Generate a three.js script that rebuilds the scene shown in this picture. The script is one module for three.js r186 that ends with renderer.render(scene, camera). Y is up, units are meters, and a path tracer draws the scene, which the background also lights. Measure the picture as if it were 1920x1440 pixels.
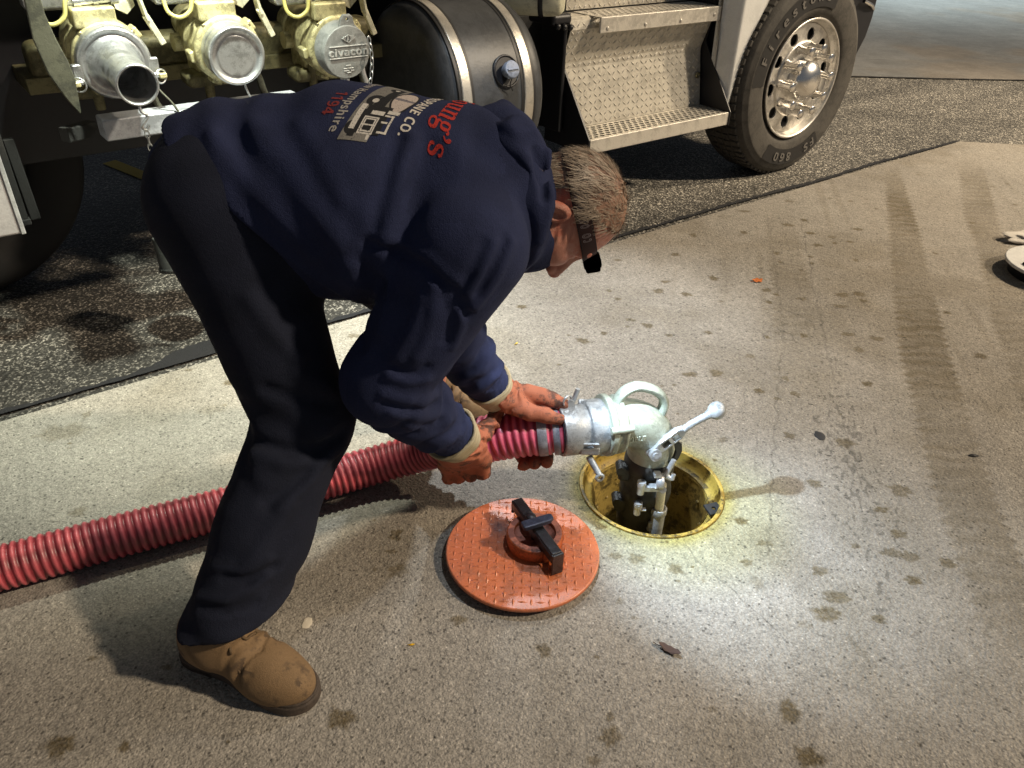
import * as THREE from 'three';
import { mergeGeometries } from 'three/addons/utils/BufferGeometryUtils.js';
import { RoundedBoxGeometry } from 'three/addons/geometries/RoundedBoxGeometry.js';
import { FontLoader } from 'three/addons/loaders/FontLoader.js';
import { TextGeometry } from 'three/addons/geometries/TextGeometry.js';

// ------------------------------------------------------------------ camera, sky, lights, exposure
const scene = new THREE.Scene();
const renderer = new THREE.WebGLRenderer({ antialias: true });
renderer.setSize(1024, 768);
renderer.toneMapping = THREE.LinearToneMapping;
renderer.toneMappingExposure = 1.0;
renderer.shadowMap.enabled = true;

const camera = new THREE.PerspectiveCamera(2 * Math.atan(720 / 1450) * 180 / Math.PI, 4 / 3, 0.05, 200);
camera.position.set(0, 1.394, 0);
camera.rotation.set(-0.5829, 0, 0.031);

// night sky over a lit forecourt: a nearly even dim glow, a little warmer towards the horizon
{
  const w = 64, h = 32, px = new Float32Array(w * h * 4);
  for (let y = 0; y < h; y++) for (let x = 0; x < w; x++) {
    const e = Math.max(0, (y + 0.5) / h * 2 - 1), k = 1 - 0.35 * e, i = (y * w + x) * 4;
    px[i] = 0.098 * k; px[i + 1] = 0.110 * k; px[i + 2] = 0.126 * k; px[i + 3] = 1;
  }
  const sky = new THREE.DataTexture(px, w, h, THREE.RGBAFormat, THREE.FloatType);
  sky.mapping = THREE.EquirectangularReflectionMapping; sky.magFilter = THREE.LinearFilter; sky.needsUpdate = true;
  scene.background = sky; scene.environment = sky;
}
// the floodlit yard, from the right
const sun = new THREE.DirectionalLight(new THREE.Color().setRGB(1.0, 0.83, 0.61), 2.85);
sun.position.set(8, 6.6, -0.6); sun.target.position.set(0, 0, -2);
sun.castShadow = true; sun.shadow.radius = 6; sun.shadow.mapSize.set(2048, 2048);
Object.assign(sun.shadow.camera, { left: -7, right: 7, top: 7, bottom: -7, near: 0.5, far: 30 });
scene.add(sun, sun.target);
function spot(rgb, intensity, angle, penumbra, from, to, radius) {
  const l = new THREE.SpotLight(new THREE.Color().setRGB(...rgb), intensity, 0, angle, penumbra, 2);
  l.position.set(...from); l.target.position.set(...to); l.castShadow = true; l.shadow.radius = radius;
  scene.add(l, l.target);
  return l;
}
const CANOPY = [[5.6, 3.8, -4.8], [6.4, 4.6, -15.0]]; // lamps of the forecourt canopy, right of the frame
const LENS = [0.1509, 0.7500, -1.4322];   // the man's headlamp
const WORK = [[0.80, 2.00, 0.42], [1.72, 1.85, 0.34]]; // work lamps over the truck's side (truck axes)
spot([1.0, 0.82, 0.58], 104, 0.95, 1.0, [5.6, 3.74, -4.8], [3.2, 0, -5.0], 6);
spot([0.74, 0.93, 0.97], 190, 0.93, 0.6, [6.4, 4.54, -15.0], [6.0, 0, -14.5], 6);
spot([0.80, 0.89, 1.0], 0.65, 1.30, 0.6, [0.1566, 0.7195, -1.4290], [0.30, 0, -1.40], 0.6);   // its flood and its spot
spot([0.66, 0.83, 1.0], 5.4, 0.57, 0.80, [0.1566, 0.7195, -1.4290], [0.60, 0, -1.40], 0.35);

// truck axes: u along the truck (forward to the right), y up, z out of its side
const YAW = 0.6635, TRUCK = [-1.5748, 0, -2.0146];
const CU = Math.cos(YAW), SU = Math.sin(YAW);
const fromTruck = (u, y, z) => [TRUCK[0] + u * CU + z * SU, y, TRUCK[2] - u * SU + z * CU];
spot([0.95, 1.0, 0.83], 24, 0.64, 0.6, fromTruck(0.80, 1.96, 0.42), fromTruck(0.62, 0, 0.10), 2);
spot([0.86, 0.94, 1.0], 15, 0.62, 0.8, fromTruck(1.72, 1.81, 0.34), fromTruck(1.62, 0.6, 0.66), 2);

// ------------------------------------------------------------------ helpers
let seed = 20240611;
const rnd = () => { seed |= 0; seed = seed + 0x6D2B79F5 | 0; let t = Math.imul(seed ^ seed >>> 15, 1 | seed); t = t + Math.imul(t ^ t >>> 7, 61 | t) ^ t; return ((t ^ t >>> 14) >>> 0) / 4294967296; };
const clamp = (x, a = 0, b = 1) => x < a ? a : x > b ? b : x, mix = (a, b, t) => a + (b - a) * t;
const step = (a, b, x) => { const t = clamp((x - a) / (b - a)); return t * t * (3 - 2 * t); };
const hash = (x, y, z) => { let h = Math.imul(x, 374761393) ^ Math.imul(y, 668265263) ^ Math.imul(z, 2147483647 - 1274126177); h = Math.imul(h ^ h >>> 13, 1274126177); h ^= h >>> 16; h = Math.imul(h, 0x85ebca6b); return ((h ^ h >>> 13) >>> 0) / 4294967296; };
const sm = (t) => t * t * (3 - 2 * t);
function noise2(x, y, s = 0) {
  const X = Math.floor(x), Y = Math.floor(y), a = sm(x - X), b = sm(y - Y);
  return mix(mix(hash(X, Y, s), hash(X + 1, Y, s), a), mix(hash(X, Y + 1, s), hash(X + 1, Y + 1, s), a), b);
}
function noise3(x, y, z) {
  const X = Math.floor(x), Y = Math.floor(y), Z = Math.floor(z), a = sm(x - X), b = sm(y - Y), c = sm(z - Z);
  return mix(mix(mix(hash(X, Y, Z), hash(X + 1, Y, Z), a), mix(hash(X, Y + 1, Z), hash(X + 1, Y + 1, Z), a), b),
    mix(mix(hash(X, Y, Z + 1), hash(X + 1, Y, Z + 1), a), mix(hash(X, Y + 1, Z + 1), hash(X + 1, Y + 1, Z + 1), a), b), c);
}
const fbm2 = (x, y, s = 0) => 0.5 * noise2(x, y, s) + 0.3 * noise2(x * 2.1, y * 2.1, s + 1) + 0.2 * noise2(x * 4.3, y * 4.3, s + 2);

const taken = {};
function numbered(name) { const n = taken[name] = (taken[name] ?? -1) + 1; return n ? name + '_' + String(n).padStart(3, '0') : name; }
function tag(o, label, category, group) { o.userData.label = label; if (category) o.userData.category = category; if (group) o.userData.group = group; return o; }
function structure(o) { o.userData.kind = 'structure'; return o; }
function thing(name, label, category, at = [0, 0, 0], turn = 0, group) {
  const g = new THREE.Group(); g.name = numbered(name); g.position.set(...at); g.rotation.y = turn; scene.add(g);
  return tag(g, label, category, group);
}
function mesh(name, geo, mat, parent = scene, stuff = false) {
  if (mat.userData.metric) geo = metric(geo, mat.userData.metric);
  const m = new THREE.Mesh(geo, mat); m.name = parent === scene ? numbered(name) : name; m.castShadow = m.receiveShadow = true; parent.add(m);
  if (stuff) m.userData.kind = 'stuff';
  return m;
}
// uv in metres on each face's own main plane, so that grain keeps its size on every shape
function metric(g, k) {
  if (g.userData.metric) return g;
  const n = g.index ? g.toNonIndexed() : g.clone(), p = n.attributes.position, uv = new Float32Array(p.count * 2), q = n.attributes.normal;
  for (let i = 0; i < p.count; i += 3) {
    let a = 0, b = 0, c = 0; for (let j = i; j < i + 3; j++) { a += q.getX(j); b += q.getY(j); c += q.getZ(j); }
    a = Math.abs(a); b = Math.abs(b); c = Math.abs(c);
    for (let j = i; j < i + 3; j++) { uv[j * 2] = k * (c >= a && c >= b || b >= a ? p.getX(j) : p.getZ(j)); uv[j * 2 + 1] = k * (c >= a && c >= b ? p.getY(j) : b >= a ? p.getZ(j) : p.getY(j)); }
  }
  n.setAttribute('uv', new THREE.BufferAttribute(uv, 2)); n.userData.metric = true; return n;
}
function group(name, parent, at = [0, 0, 0]) { const g = new THREE.Group(); g.name = name; g.position.set(...at); parent.add(g); return g; }
function mat(c, roughness = 0.6, metalness = 0, more = {}) {
  const m = new THREE.MeshPhysicalMaterial({ roughness, metalness, ...more }); m.color.setRGB(...c); return m;
}
function merge(list) {
  return mergeGeometries(list.map((g) => {
    const n = g.index ? g.toNonIndexed() : g.clone();
    for (const k of Object.keys(n.attributes)) if (!['position', 'normal', 'uv'].includes(k)) n.deleteAttribute(k);
    if (!n.attributes.uv) n.setAttribute('uv', new THREE.BufferAttribute(new Float32Array(n.attributes.position.count * 2), 2));
    n.morphAttributes = {}; return n;
  }));
}
const V = (x, y, z) => new THREE.Vector3(x, y, z);
const move = (g, x, y, z) => g.translate(x, y, z);
const box = (w, h, d, x = 0, y = 0, z = 0, r = 0.004) => new RoundedBoxGeometry(w, h, d, 2, Math.min(r, w / 2.1, h / 2.1, d / 2.1)).translate(x, y, z);
// a cylinder (or cone) from a to b
function rod(a, b, r, r2 = r, n = 20) {
  const A = V(...a), B = V(...b), d = B.clone().sub(A), g = new THREE.CylinderGeometry(r2, r, d.length(), n);
  g.applyQuaternion(new THREE.Quaternion().setFromUnitVectors(V(0, 1, 0), d.clone().normalize()));
  return g.translate(...A.add(B).multiplyScalar(0.5).toArray());
}
const tube = (pts, r, n = 40, k = 10, closed = false) => new THREE.TubeGeometry(new THREE.CatmullRomCurve3(pts.map((p) => V(...p)), closed), n, r, k, closed);
// profile [[radius, along z], ...] turned round the z axis
function turned(profile, n = 48) {
  return new THREE.LatheGeometry(profile.map(([r, z]) => new THREE.Vector2(r, z)), n).rotateX(Math.PI / 2);
}
// [[x, y], ...] -> bevelled plate of that thickness, its front at z = 0
function plate(pts, depth, bevel = 0.003, holes = []) {
  const s = new THREE.Shape(pts.map((p) => new THREE.Vector2(...p)));
  for (const h of holes) s.holes.push(new THREE.Path(h.map((p) => new THREE.Vector2(...p))));
  return new THREE.ExtrudeGeometry(s, { depth: depth - 2 * bevel, bevelEnabled: bevel > 0, bevelThickness: bevel, bevelSize: bevel, bevelOffset: -bevel, bevelSegments: 2, curveSegments: 16 }).translate(0, 0, bevel - depth);
}
const circle = (r, n = 32, x = 0, y = 0, sx = 1) => Array.from({ length: n }, (_, i) => [x + r * sx * Math.cos(i / n * 2 * Math.PI), y + r * Math.sin(i / n * 2 * Math.PI)]);
function texture(w, h, f, srgb, wrap = THREE.RepeatWrapping) {
  const d = new Uint8Array(w * h * 4), o = [0, 0, 0];
  for (let y = 0, i = 0; y < h; y++) for (let x = 0; x < w; x++, i += 4) {
    f((x + 0.5) / w, (y + 0.5) / h, o);
    for (let c = 0; c < 3; c++) { const v = clamp(o[c]); d[i + c] = 255 * (srgb ? (v < 0.0031308 ? v * 12.92 : 1.055 * Math.pow(v, 1 / 2.4) - 0.055) : v); }
    d[i + 3] = 255;
  }
  const t = new THREE.DataTexture(d, w, h, THREE.RGBAFormat); t.wrapS = t.wrapT = wrap; t.magFilter = THREE.LinearFilter;
  if (srgb) t.colorSpace = THREE.SRGBColorSpace;
  t.needsUpdate = true; return t;
}
function repeat(t, x, y = x) { const c = t.clone(); c.repeat.set(x, y); c.needsUpdate = true; return c; }
// noise that tiles with period n cells
const tiled = (u, v, n, s) => { const x = u * n, y = v * n, X = Math.floor(x), Y = Math.floor(y), a = sm(x - X), b = sm(y - Y), X1 = (X + 1) % n, Y1 = (Y + 1) % n; return mix(mix(hash(X, Y, s), hash(X1, Y, s), a), mix(hash(X, Y1, s), hash(X1, Y1, s), a), b); };
const font = await new FontLoader().loadAsync('fonts/droid/droid_sans_bold.typeface.json');
function letters(s, size, depth) { const g = new TextGeometry(s, { font, size, depth, curveSegments: 4, bevelEnabled: false }); g.computeBoundingBox(); const b = g.boundingBox; return g.translate(-(b.min.x + b.max.x) / 2, -(b.min.y + b.max.y) / 2, 0); }

// --- bodies from distance fields: a grid near the surface, one vertex per crossed cell, then pulled onto the surface
function solid(f, lo, hi, h, uvScale = 1) {
  const n = [0, 1, 2].map((k) => Math.ceil((hi[k] - lo[k]) / h / 4) * 4 + 1), [nx, ny, nz] = n, val = new Float32Array(nx * ny * nz);
  for (let k = 0; k < nz; k += 4) for (let j = 0; j < ny; j += 4) for (let i = 0; i < nx; i += 4) {
    const c = f(lo[0] + (i + 1.5) * h, lo[1] + (j + 1.5) * h, lo[2] + (k + 1.5) * h), far = Math.abs(c) > 5.2 * h;
    for (let c2 = k; c2 < Math.min(k + 4, nz); c2++) for (let b = j; b < Math.min(j + 4, ny); b++) for (let a = i; a < Math.min(i + 4, nx); a++)
      val[(c2 * ny + b) * nx + a] = far ? c : f(lo[0] + a * h, lo[1] + b * h, lo[2] + c2 * h);
  }
  const id = new Int32Array(nx * ny * nz).fill(-1), pos = [], quads = [], at = (i, j, k) => (k * ny + j) * nx + i;
  for (let k = 0; k < nz - 1; k++) for (let j = 0; j < ny - 1; j++) for (let i = 0; i < nx - 1; i++) {
    let x = 0, y = 0, z = 0, m = 0;
    for (let e = 0; e < 12; e++) {
      const ax = e >> 2, p = e & 1, q = e >> 1 & 1, o = [0, 0, 0]; o[(ax + 1) % 3] = p; o[(ax + 2) % 3] = q;
      const A = val[at(i + o[0], j + o[1], k + o[2])]; o[ax] = 1; const B = val[at(i + o[0], j + o[1], k + o[2])];
      if (A < 0 === B < 0) continue;
      o[ax] = A / (A - B); x += o[0]; y += o[1]; z += o[2]; m++;
    }
    if (m) { id[at(i, j, k)] = pos.length / 3; pos.push(lo[0] + (i + x / m) * h, lo[1] + (j + y / m) * h, lo[2] + (k + z / m) * h); }
  }
  for (let k = 1; k < nz - 1; k++) for (let j = 1; j < ny - 1; j++) for (let i = 1; i < nx - 1; i++) {
    const A = val[at(i, j, k)] < 0;
    if (A !== val[at(i + 1, j, k)] < 0) quads.push(A, id[at(i, j - 1, k - 1)], id[at(i, j, k - 1)], id[at(i, j, k)], id[at(i, j - 1, k)]);
    if (A !== val[at(i, j + 1, k)] < 0) quads.push(A, id[at(i - 1, j, k - 1)], id[at(i - 1, j, k)], id[at(i, j, k)], id[at(i, j, k - 1)]);
    if (A !== val[at(i, j, k + 1)] < 0) quads.push(A, id[at(i - 1, j - 1, k)], id[at(i, j - 1, k)], id[at(i, j, k)], id[at(i - 1, j, k)]);
  }
  const N = pos.length / 3, P = Float32Array.from(pos), nor = new Float32Array(N * 3), e = h * 0.6;
  for (let v = 0; v < N; v++) for (let it = 0; it < 2; it++) {
    const x = P[v * 3], y = P[v * 3 + 1], z = P[v * 3 + 2], gx = f(x + e, y, z) - f(x - e, y, z), gy = f(x, y + e, z) - f(x, y - e, z), gz = f(x, y, z + e) - f(x, y, z - e), L = Math.hypot(gx, gy, gz) || 1;
    if (it === 0) { const d = clamp(f(x, y, z) / (L / (2 * e)), -h, h); P[v * 3] -= gx / L * d; P[v * 3 + 1] -= gy / L * d; P[v * 3 + 2] -= gz / L * d; }
    else { nor[v * 3] = gx / L; nor[v * 3 + 1] = gy / L; nor[v * 3 + 2] = gz / L; }
  }
  const q = quads.length / 5, op = new Float32Array(q * 18), on = new Float32Array(q * 18), ou = new Float32Array(q * 12);
  for (let t = 0; t < q; t++) {
    const [flip, a, b, c, d] = quads.slice(t * 5, t * 5 + 5), order = flip ? [a, b, c, a, c, d] : [a, c, b, a, d, c];
    let ax = 0, ay = 0, az = 0; for (const v of [a, b, c, d]) { ax += nor[v * 3]; ay += nor[v * 3 + 1]; az += nor[v * 3 + 2]; }
    ax = Math.abs(ax); ay = Math.abs(ay); az = Math.abs(az); const [p1, p2] = az >= ax && az >= ay ? [0, 1] : ax >= ay ? [2, 1] : [0, 2];
    order.forEach((v, s) => { const o = t * 18 + s * 3; for (let c2 = 0; c2 < 3; c2++) { op[o + c2] = P[v * 3 + c2]; on[o + c2] = nor[v * 3 + c2]; } ou[t * 12 + s * 2] = P[v * 3 + p1] * uvScale; ou[t * 12 + s * 2 + 1] = P[v * 3 + p2] * uvScale; });
  }
  const g = new THREE.BufferGeometry();
  g.setAttribute('position', new THREE.BufferAttribute(op, 3)); g.setAttribute('normal', new THREE.BufferAttribute(on, 3)); g.setAttribute('uv', new THREE.BufferAttribute(ou, 2));
  return g;
}
const smin = (a, b, k) => { const h = Math.max(k - Math.abs(a - b), 0) / k; return Math.min(a, b) - h * h * k * 0.25; };
const smax = (a, b, k) => -smin(-a, -b, k);
function cone(x, y, z, a, b, ra, rb) {
  const dx = b[0] - a[0], dy = b[1] - a[1], dz = b[2] - a[2], px = x - a[0], py = y - a[1], pz = z - a[2];
  const t = clamp((px * dx + py * dy + pz * dz) / (dx * dx + dy * dy + dz * dz));
  return Math.hypot(px - dx * t, py - dy * t, pz - dz * t) - (ra + (rb - ra) * t);
}
function egg(x, y, z, c, r) { const X = x - c[0], Y = y - c[1], Z = z - c[2], k = Math.hypot(X / r[0], Y / r[1], Z / r[2]), m = Math.hypot(X / r[0] ** 2, Y / r[1] ** 2, Z / r[2] ** 2); return m < 1e-9 ? -Math.min(...r) : k * (k - 1) / m; }
// cloth folds: ridges (height > 0) and creases (height < 0) along polylines
function folds(x, y, z, list) {
  let s = 0;
  for (const f of list) {
    const [amp, wid] = f, m = wid * 2.6;
    if (!f.box) { const p = f.slice(2); f.pts = p; f.box = [0, 1, 2].map((k) => [Math.min(...p.map((q) => q[k])) - m, Math.max(...p.map((q) => q[k])) + m]); }
    const [bx, by, bz] = f.box; if (x < bx[0] || x > bx[1] || y < by[0] || y > by[1] || z < bz[0] || z > bz[1]) continue;
    let best = 9; for (let i = 0; i < f.pts.length - 1; i++) { const d = cone(x, y, z, f.pts[i], f.pts[i + 1], 0, 0); if (d < best) best = d; }
    if (best < m) s += amp * Math.exp(-best * best / (wid * wid));
  }
  return s;
}

// ------------------------------------------------------------------ ground
const SPOTS = [[0.83,-3.43],[1.08,-3.48],[1.32,-3.60],[1.42,-3.67],[1.40,-3.50],[1.39,-3.36],[1.48,-3.39],[1.65,-3.57],[1.56,-3.41],[1.51,-3.20],[1.17,-3.25],[1.30,-3.15],[0.71,-3.20],[0.62,-2.92],[0.58,-2.83],[0.69,-2.81],[0.83,-2.97],[1.33,-2.85],[1.40,-2.80],[1.41,-2.86],[1.03,-2.87],[1.06,-2.83],[1.15,-2.80],[1.01,-2.76],[0.50,-2.54],[0.57,-2.47],[0.72,-2.50],[0.93,-2.48],[1.07,-2.50],[1.24,-2.52],[1.24,-2.41],[1.34,-2.49],[0.92,-2.20],[0.81,-2.12],[0.92,-2.11],[1.19,-2.18],[1.67,-2.39],[1.70,-2.72],[0.84,-1.88],[1.00,-1.85],[0.85,-1.66],[1.08,-1.64],[1.54,-2.69],[1.00,-1.56],[0.88,-1.42],[1.01,-1.47],[0.65,-1.42],[0.61,-1.50],[0.41,-1.32],[0.76,-1.33],[0.78,-1.25],[0.74,-1.20],[0.85,-1.19],[0.98,-1.31],[1.09,-1.37],[1.00,-1.39],[0.58,-0.95],[0.21,-0.88],[0.59,-0.85],[0.96,-1.40],[-0.91,-2.07],[-0.28,-1.41],[-0.26,-1.29],[-0.10,-1.15],[-0.71,-0.83],[0.33,-2.47],[0.25,-2.41],[0.44,-2.58],[0.03,-2.66],[-0.83,-0.83],[-0.32,-0.90],[0.38,-2.82],[0.41,-2.75],[0.01,-1.41],[0.69,-2.22]]
  .map(([x, z]) => ({ x, z, r: 0.013 + 0.013 * rnd(), d: 0.80 + 0.2 * rnd(), sx: 0.8 + rnd() * 0.7 }));
SPOTS.push({ x: 0.775, z: -1.10, r: 0.03, d: 0.5, sx: 0.6, sk: 1.1 }, { x: -1.31, z: -1.78, r: 0.045, d: 0.45, sx: 1.6 }, { x: -0.92, z: -1.92, r: 0.03, d: 0.3, sx: 1.5 }, { x: 0.60, z: -1.29, r: 0.02, d: 0.4, sx: 1 });
for (let i = 0; i < 330; i++) SPOTS.push({ x: -1.6 + 4.4 * rnd(), z: -4.6 + 3.9 * rnd(), r: 0.004 + 0.016 * rnd() ** 3, d: 0.45 + 0.45 * rnd(), sx: 0.7 + rnd() });
const BANDS = [ // worn tyre tracks on the slab: [left edge], [right edge], strength, kind of edge
  [[[2.25,-4.95],[2.108,-4.406],[1.789,-3.534],[1.596,-3.010],[1.382,-2.393],[1.266,-1.962],[1.166,-1.609],[1.116,-1.361],[1.02,-0.9]], [[2.38,-4.95],[2.204,-4.415],[1.943,-3.546],[1.764,-3.022],[1.542,-2.334],[1.438,-1.971],[1.328,-1.601],[1.286,-1.406],[1.17,-0.9]], 0.72],
  [[[2.75,-5.0],[2.558,-4.449],[2.270,-3.782],[2.116,-3.320],[1.851,-2.669],[1.692,-2.209],[1.5,-1.6]], [[2.92,-5.0],[2.720,-4.464],[2.371,-3.627],[2.215,-3.183],[1.995,-2.594],[1.821,-2.121],[1.65,-1.6]], 0.55],
  [[[1.29,-4.0],[1.225,-3.696],[1.06,-2.898],[0.90,-2.3],[0.74,-1.7]], [[1.43,-4.0],[1.36,-3.6],[1.22,-2.89],[1.08,-2.3],[0.90,-1.7]], 0.46],
  [[[1.03,-3.7],[0.97,-3.516],[0.87,-3.022],[0.76,-2.518]], [[1.06,-3.7],[1.01,-3.516],[0.915,-3.022],[0.80,-2.518]], 0.30],
];
const LINES = [ // hairline cracks and scrape lines: width, strength, points
  [0.005, 0.45, [[1.249,-3.696],[1.084,-2.898],[0.985,-2.452]]], [0.005, 0.4, [[1.309,-3.701],[1.171,-2.890],[1.083,-2.458]]], [0.004, 0.6, [[1.398,-3.617],[1.342,-3.376],[1.230,-2.894],[1.171,-2.617],[1.090,-2.242]]],
  [0.003, 0.45, [[0.770,-2.126],[0.670,-1.832]]], [0.003, 0.45, [[0.810,-2.106],[0.693,-1.703]]], [0.003, 0.7, [[0.954,-2.375],[0.871,-2.109],[0.714,-1.611],[0.648,-1.381]]], [0.003, 0.6, [[1.053,-2.049],[0.999,-1.754],[0.976,-1.641]]],
  [0.0022, 0.7, [[0.445,-1.408],[0.472,-1.355],[0.532,-1.273],[0.567,-1.210],[0.609,-1.137]]], [0.004, 0.6, [[0.865,-2.564],[0.916,-2.526],[0.925,-2.448]]], [0.004, 0.6, [[1.054,-2.704],[1.103,-2.655],[1.148,-2.603]]], [0.004, 0.8, [[0.982,-2.551],[1.021,-2.513],[1.024,-2.454]]],
  [0.003, 0.6, [[1.432,-2.296],[1.387,-2.128],[1.389,-2.038]]], [0.004, 0.3, [[-1.372,-1.683],[-1.183,-1.375],[-1.045,-1.162]]], [0.004, 0.2, [[-1.42,-1.63],[-1.22,-1.34],[-1.09,-1.13]]],
];
const along = (line, z) => { for (let i = 0; i < line.length - 1; i++) if (z >= line[i][1] && z <= line[i + 1][1]) return mix(line[i][0], line[i + 1][0], (z - line[i][1]) / (line[i + 1][1] - line[i][1])); return NaN; };
const cells = new Map();
SPOTS.forEach((s) => { const m = s.r * 3.2 + 0.02; for (let i = Math.floor((s.x - m) / 0.1); i <= Math.floor((s.x + m) / 0.1); i++) for (let j = Math.floor((s.z - m) / 0.1); j <= Math.floor((s.z + m) / 0.1); j++) { const k = i * 1000 + j; if (!cells.has(k)) cells.set(k, []); cells.get(k).push(s); } });
const segs = new Map();
LINES.forEach(([w, a, pts]) => { for (let i = 0; i < pts.length - 1; i++) { const [p, q] = [pts[i], pts[i + 1]], n = Math.ceil(Math.hypot(q[0] - p[0], q[1] - p[1]) / 0.04); for (let t = 0; t <= n; t++) for (const dx of [-0.02, 0.02]) for (const dz of [-0.02, 0.02]) { const k = Math.floor((mix(p[0], q[0], t / n) + dx) / 0.05) * 1000 + Math.floor((mix(p[1], q[1], t / n) + dz) / 0.05); if (!segs.has(k)) segs.set(k, new Set()); segs.get(k).add([w, a, p, q].join()); } } });
for (const [k, s] of segs) segs.set(k, [...s].map((t) => t.split(',').map(Number)));
// bare concrete of the slab at (x, z): sandy, mottled, with oil drips, tracks and hairlines
function concreteAt(x, z, o) {
  let wet = 0;
  const big = fbm2(x * 1.6 + 7, z * 1.6, 3), mid = fbm2(x * 9, z * 9, 11), g1 = hash(Math.floor(x / 0.0026), Math.floor(z / 0.0026), 5), g2 = noise2(x / 0.0052, z / 0.0052, 21), g3 = noise2(x / 0.013, z / 0.013, 31);
  let v = 0.265 * (0.80 + 0.36 * big) * (0.90 + 0.2 * mid);
  v *= 1 + 0.60 * (g1 - 0.5) + 0.36 * (g2 - 0.5) + 0.14 * (g3 - 0.5);
  if (hash(Math.floor(x / 0.005), Math.floor(z / 0.005), 77) > 0.985) v *= 0.42;
  if (hash(Math.floor(x / 0.0035), Math.floor(z / 0.0035), 91) > 0.986) v *= 1.55;
  for (const [L, R, s] of BANDS) {
    const a = along(L, z), b = along(R, z); if (!(a === a && b === b)) continue;
    const zig = 0.022 * (Math.abs(((z * 22) % 1 + 1) % 1 - 0.5) - 0.25) * 2, t = (x - a - zig) / 0.03, u = (b - x + zig) / 0.02;
    const inside = step(-0.5, 0.5, t) * step(-0.5, 0.5, u), rib = 0.75 + 0.25 * Math.sin(z * 95 + 4 * noise2(x * 20, z * 20, 6)) * noise2(x * 14, z * 14, 8);
    wet = Math.max(wet, inside * s * step(L[0][1], L[0][1] + 0.9, z) * step(L.at(-1)[1], L.at(-1)[1] - 0.5, z) * rib * (0.55 + 0.9 * noise2(x * 5, z * 5, 15)));
  }
  const c = cells.get(Math.floor(x / 0.1) * 1000 + Math.floor(z / 0.1));
  if (c) for (const s of c) { let dx = x - s.x, dz = z - s.z; if (s.sk) dz -= dx * s.sk; const an = Math.atan2(dz, dx / s.sx), lobe = 0.62 + 0.75 * noise2(3 + 2.2 * Math.cos(an) + s.x * 31, 3 + 2.2 * Math.sin(an) + s.z * 31, 41), d = Math.hypot(dx / s.sx, dz) / s.r / lobe * (0.82 + 0.36 * noise2(x * 130, z * 130, 42)); wet = Math.max(wet, s.d * (1 - step(0.55, 1.25, d)) * (0.72 + 0.4 * noise2(x * 240, z * 240, 43))); }
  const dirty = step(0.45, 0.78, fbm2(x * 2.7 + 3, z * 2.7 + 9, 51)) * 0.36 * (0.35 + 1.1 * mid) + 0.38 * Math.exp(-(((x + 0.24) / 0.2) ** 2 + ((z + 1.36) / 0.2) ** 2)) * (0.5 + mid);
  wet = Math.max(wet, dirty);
  const sc = Math.exp(-(((x - 0.995 + 0.2 * (z + 1.8)) / 0.055) ** 2 + ((z + 1.8) / 0.34) ** 2)); if (sc > 0.03 && noise2(x * 120 + z * 24, z * 60, 81) > 0.84 - 0.24 * sc) v *= 0.62;
  const st = step(0.62, 0.9, noise2((x + 0.21 * z) * 22, z * 0.7, 83)) * step(0.2, 0.9, x) * step(-1.3, -2.2, z); wet = Math.max(wet, 0.26 * st * (0.4 + 0.6 * Math.abs(Math.sin(z * 60 + 3 * mid))));
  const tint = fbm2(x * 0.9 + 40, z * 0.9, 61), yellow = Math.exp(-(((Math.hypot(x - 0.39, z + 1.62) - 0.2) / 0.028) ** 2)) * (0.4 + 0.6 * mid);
  const ln = segs.get(Math.floor(x / 0.05) * 1000 + Math.floor(z / 0.05));
  if (ln) for (const [w, a, px, pz, qx, qz] of ln) {
    const X = x + 0.016 * (noise2(x * 38, z * 38, 71) - 0.5), Z = z + 0.016 * (noise2(x * 38, z * 38, 72) - 0.5), dx = qx - px, dz = qz - pz, t = clamp(((X - px) * dx + (Z - pz) * dz) / (dx * dx + dz * dz));
    v *= 1 - 0.6 * a * (1 - step(w * 0.4, w * 1.3, Math.hypot(X - px - dx * t, Z - pz - dz * t))) * (0.35 + 0.65 * noise2(x * 55, z * 55, 73));
  }
  o[0] = v * (1.03 + 0.05 * tint) * (1 - 0.62 * wet); o[1] = v * (0.965 - 0.01 * tint) * (1 - 0.68 * wet); o[2] = v * (0.86 - 0.06 * tint) * (1 - 0.80 * wet);
  const pr = Math.hypot(x - 0.45, z + 1.57), tintOrCap = 0.26 * step(0.38, 0.19, pr) * (0.5 + 0.7 * big); o[2] *= 1 - tintOrCap; o[0] *= 1 - 0.16 * tintOrCap;  // yellow cast of the lamplight round the port, put into the slab colour
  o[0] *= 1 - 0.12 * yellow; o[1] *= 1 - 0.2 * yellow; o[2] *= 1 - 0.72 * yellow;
}
const grainBump = texture(1024, 1024, (u, v, o) => { o[0] = o[1] = o[2] = 0.45 * tiled(u, v, 512, 1) + 0.35 * tiled(u, v, 230, 2) + 0.2 * tiled(u, v, 90, 3); });
const RECT = [-1.72, 1.62, -2.15, -0.52], WIDE = [-2.2, 4.9, -5.7, 0.0];
function slabMaterial([x0, x1, z0, z1], w, h) {
  const m = new THREE.MeshPhysicalMaterial({ roughness: 0.88, bumpScale: 0.0035 });
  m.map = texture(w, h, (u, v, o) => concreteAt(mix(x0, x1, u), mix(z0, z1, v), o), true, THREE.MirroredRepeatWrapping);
  m.bumpMap = repeat(grainBump, (x1 - x0) / 1.3, (z1 - z0) / 1.3);
  return m;
}
const slabNear = slabMaterial(RECT, 2048, 1000), slabWide = slabMaterial(WIDE, 2048, 1644);
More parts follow.
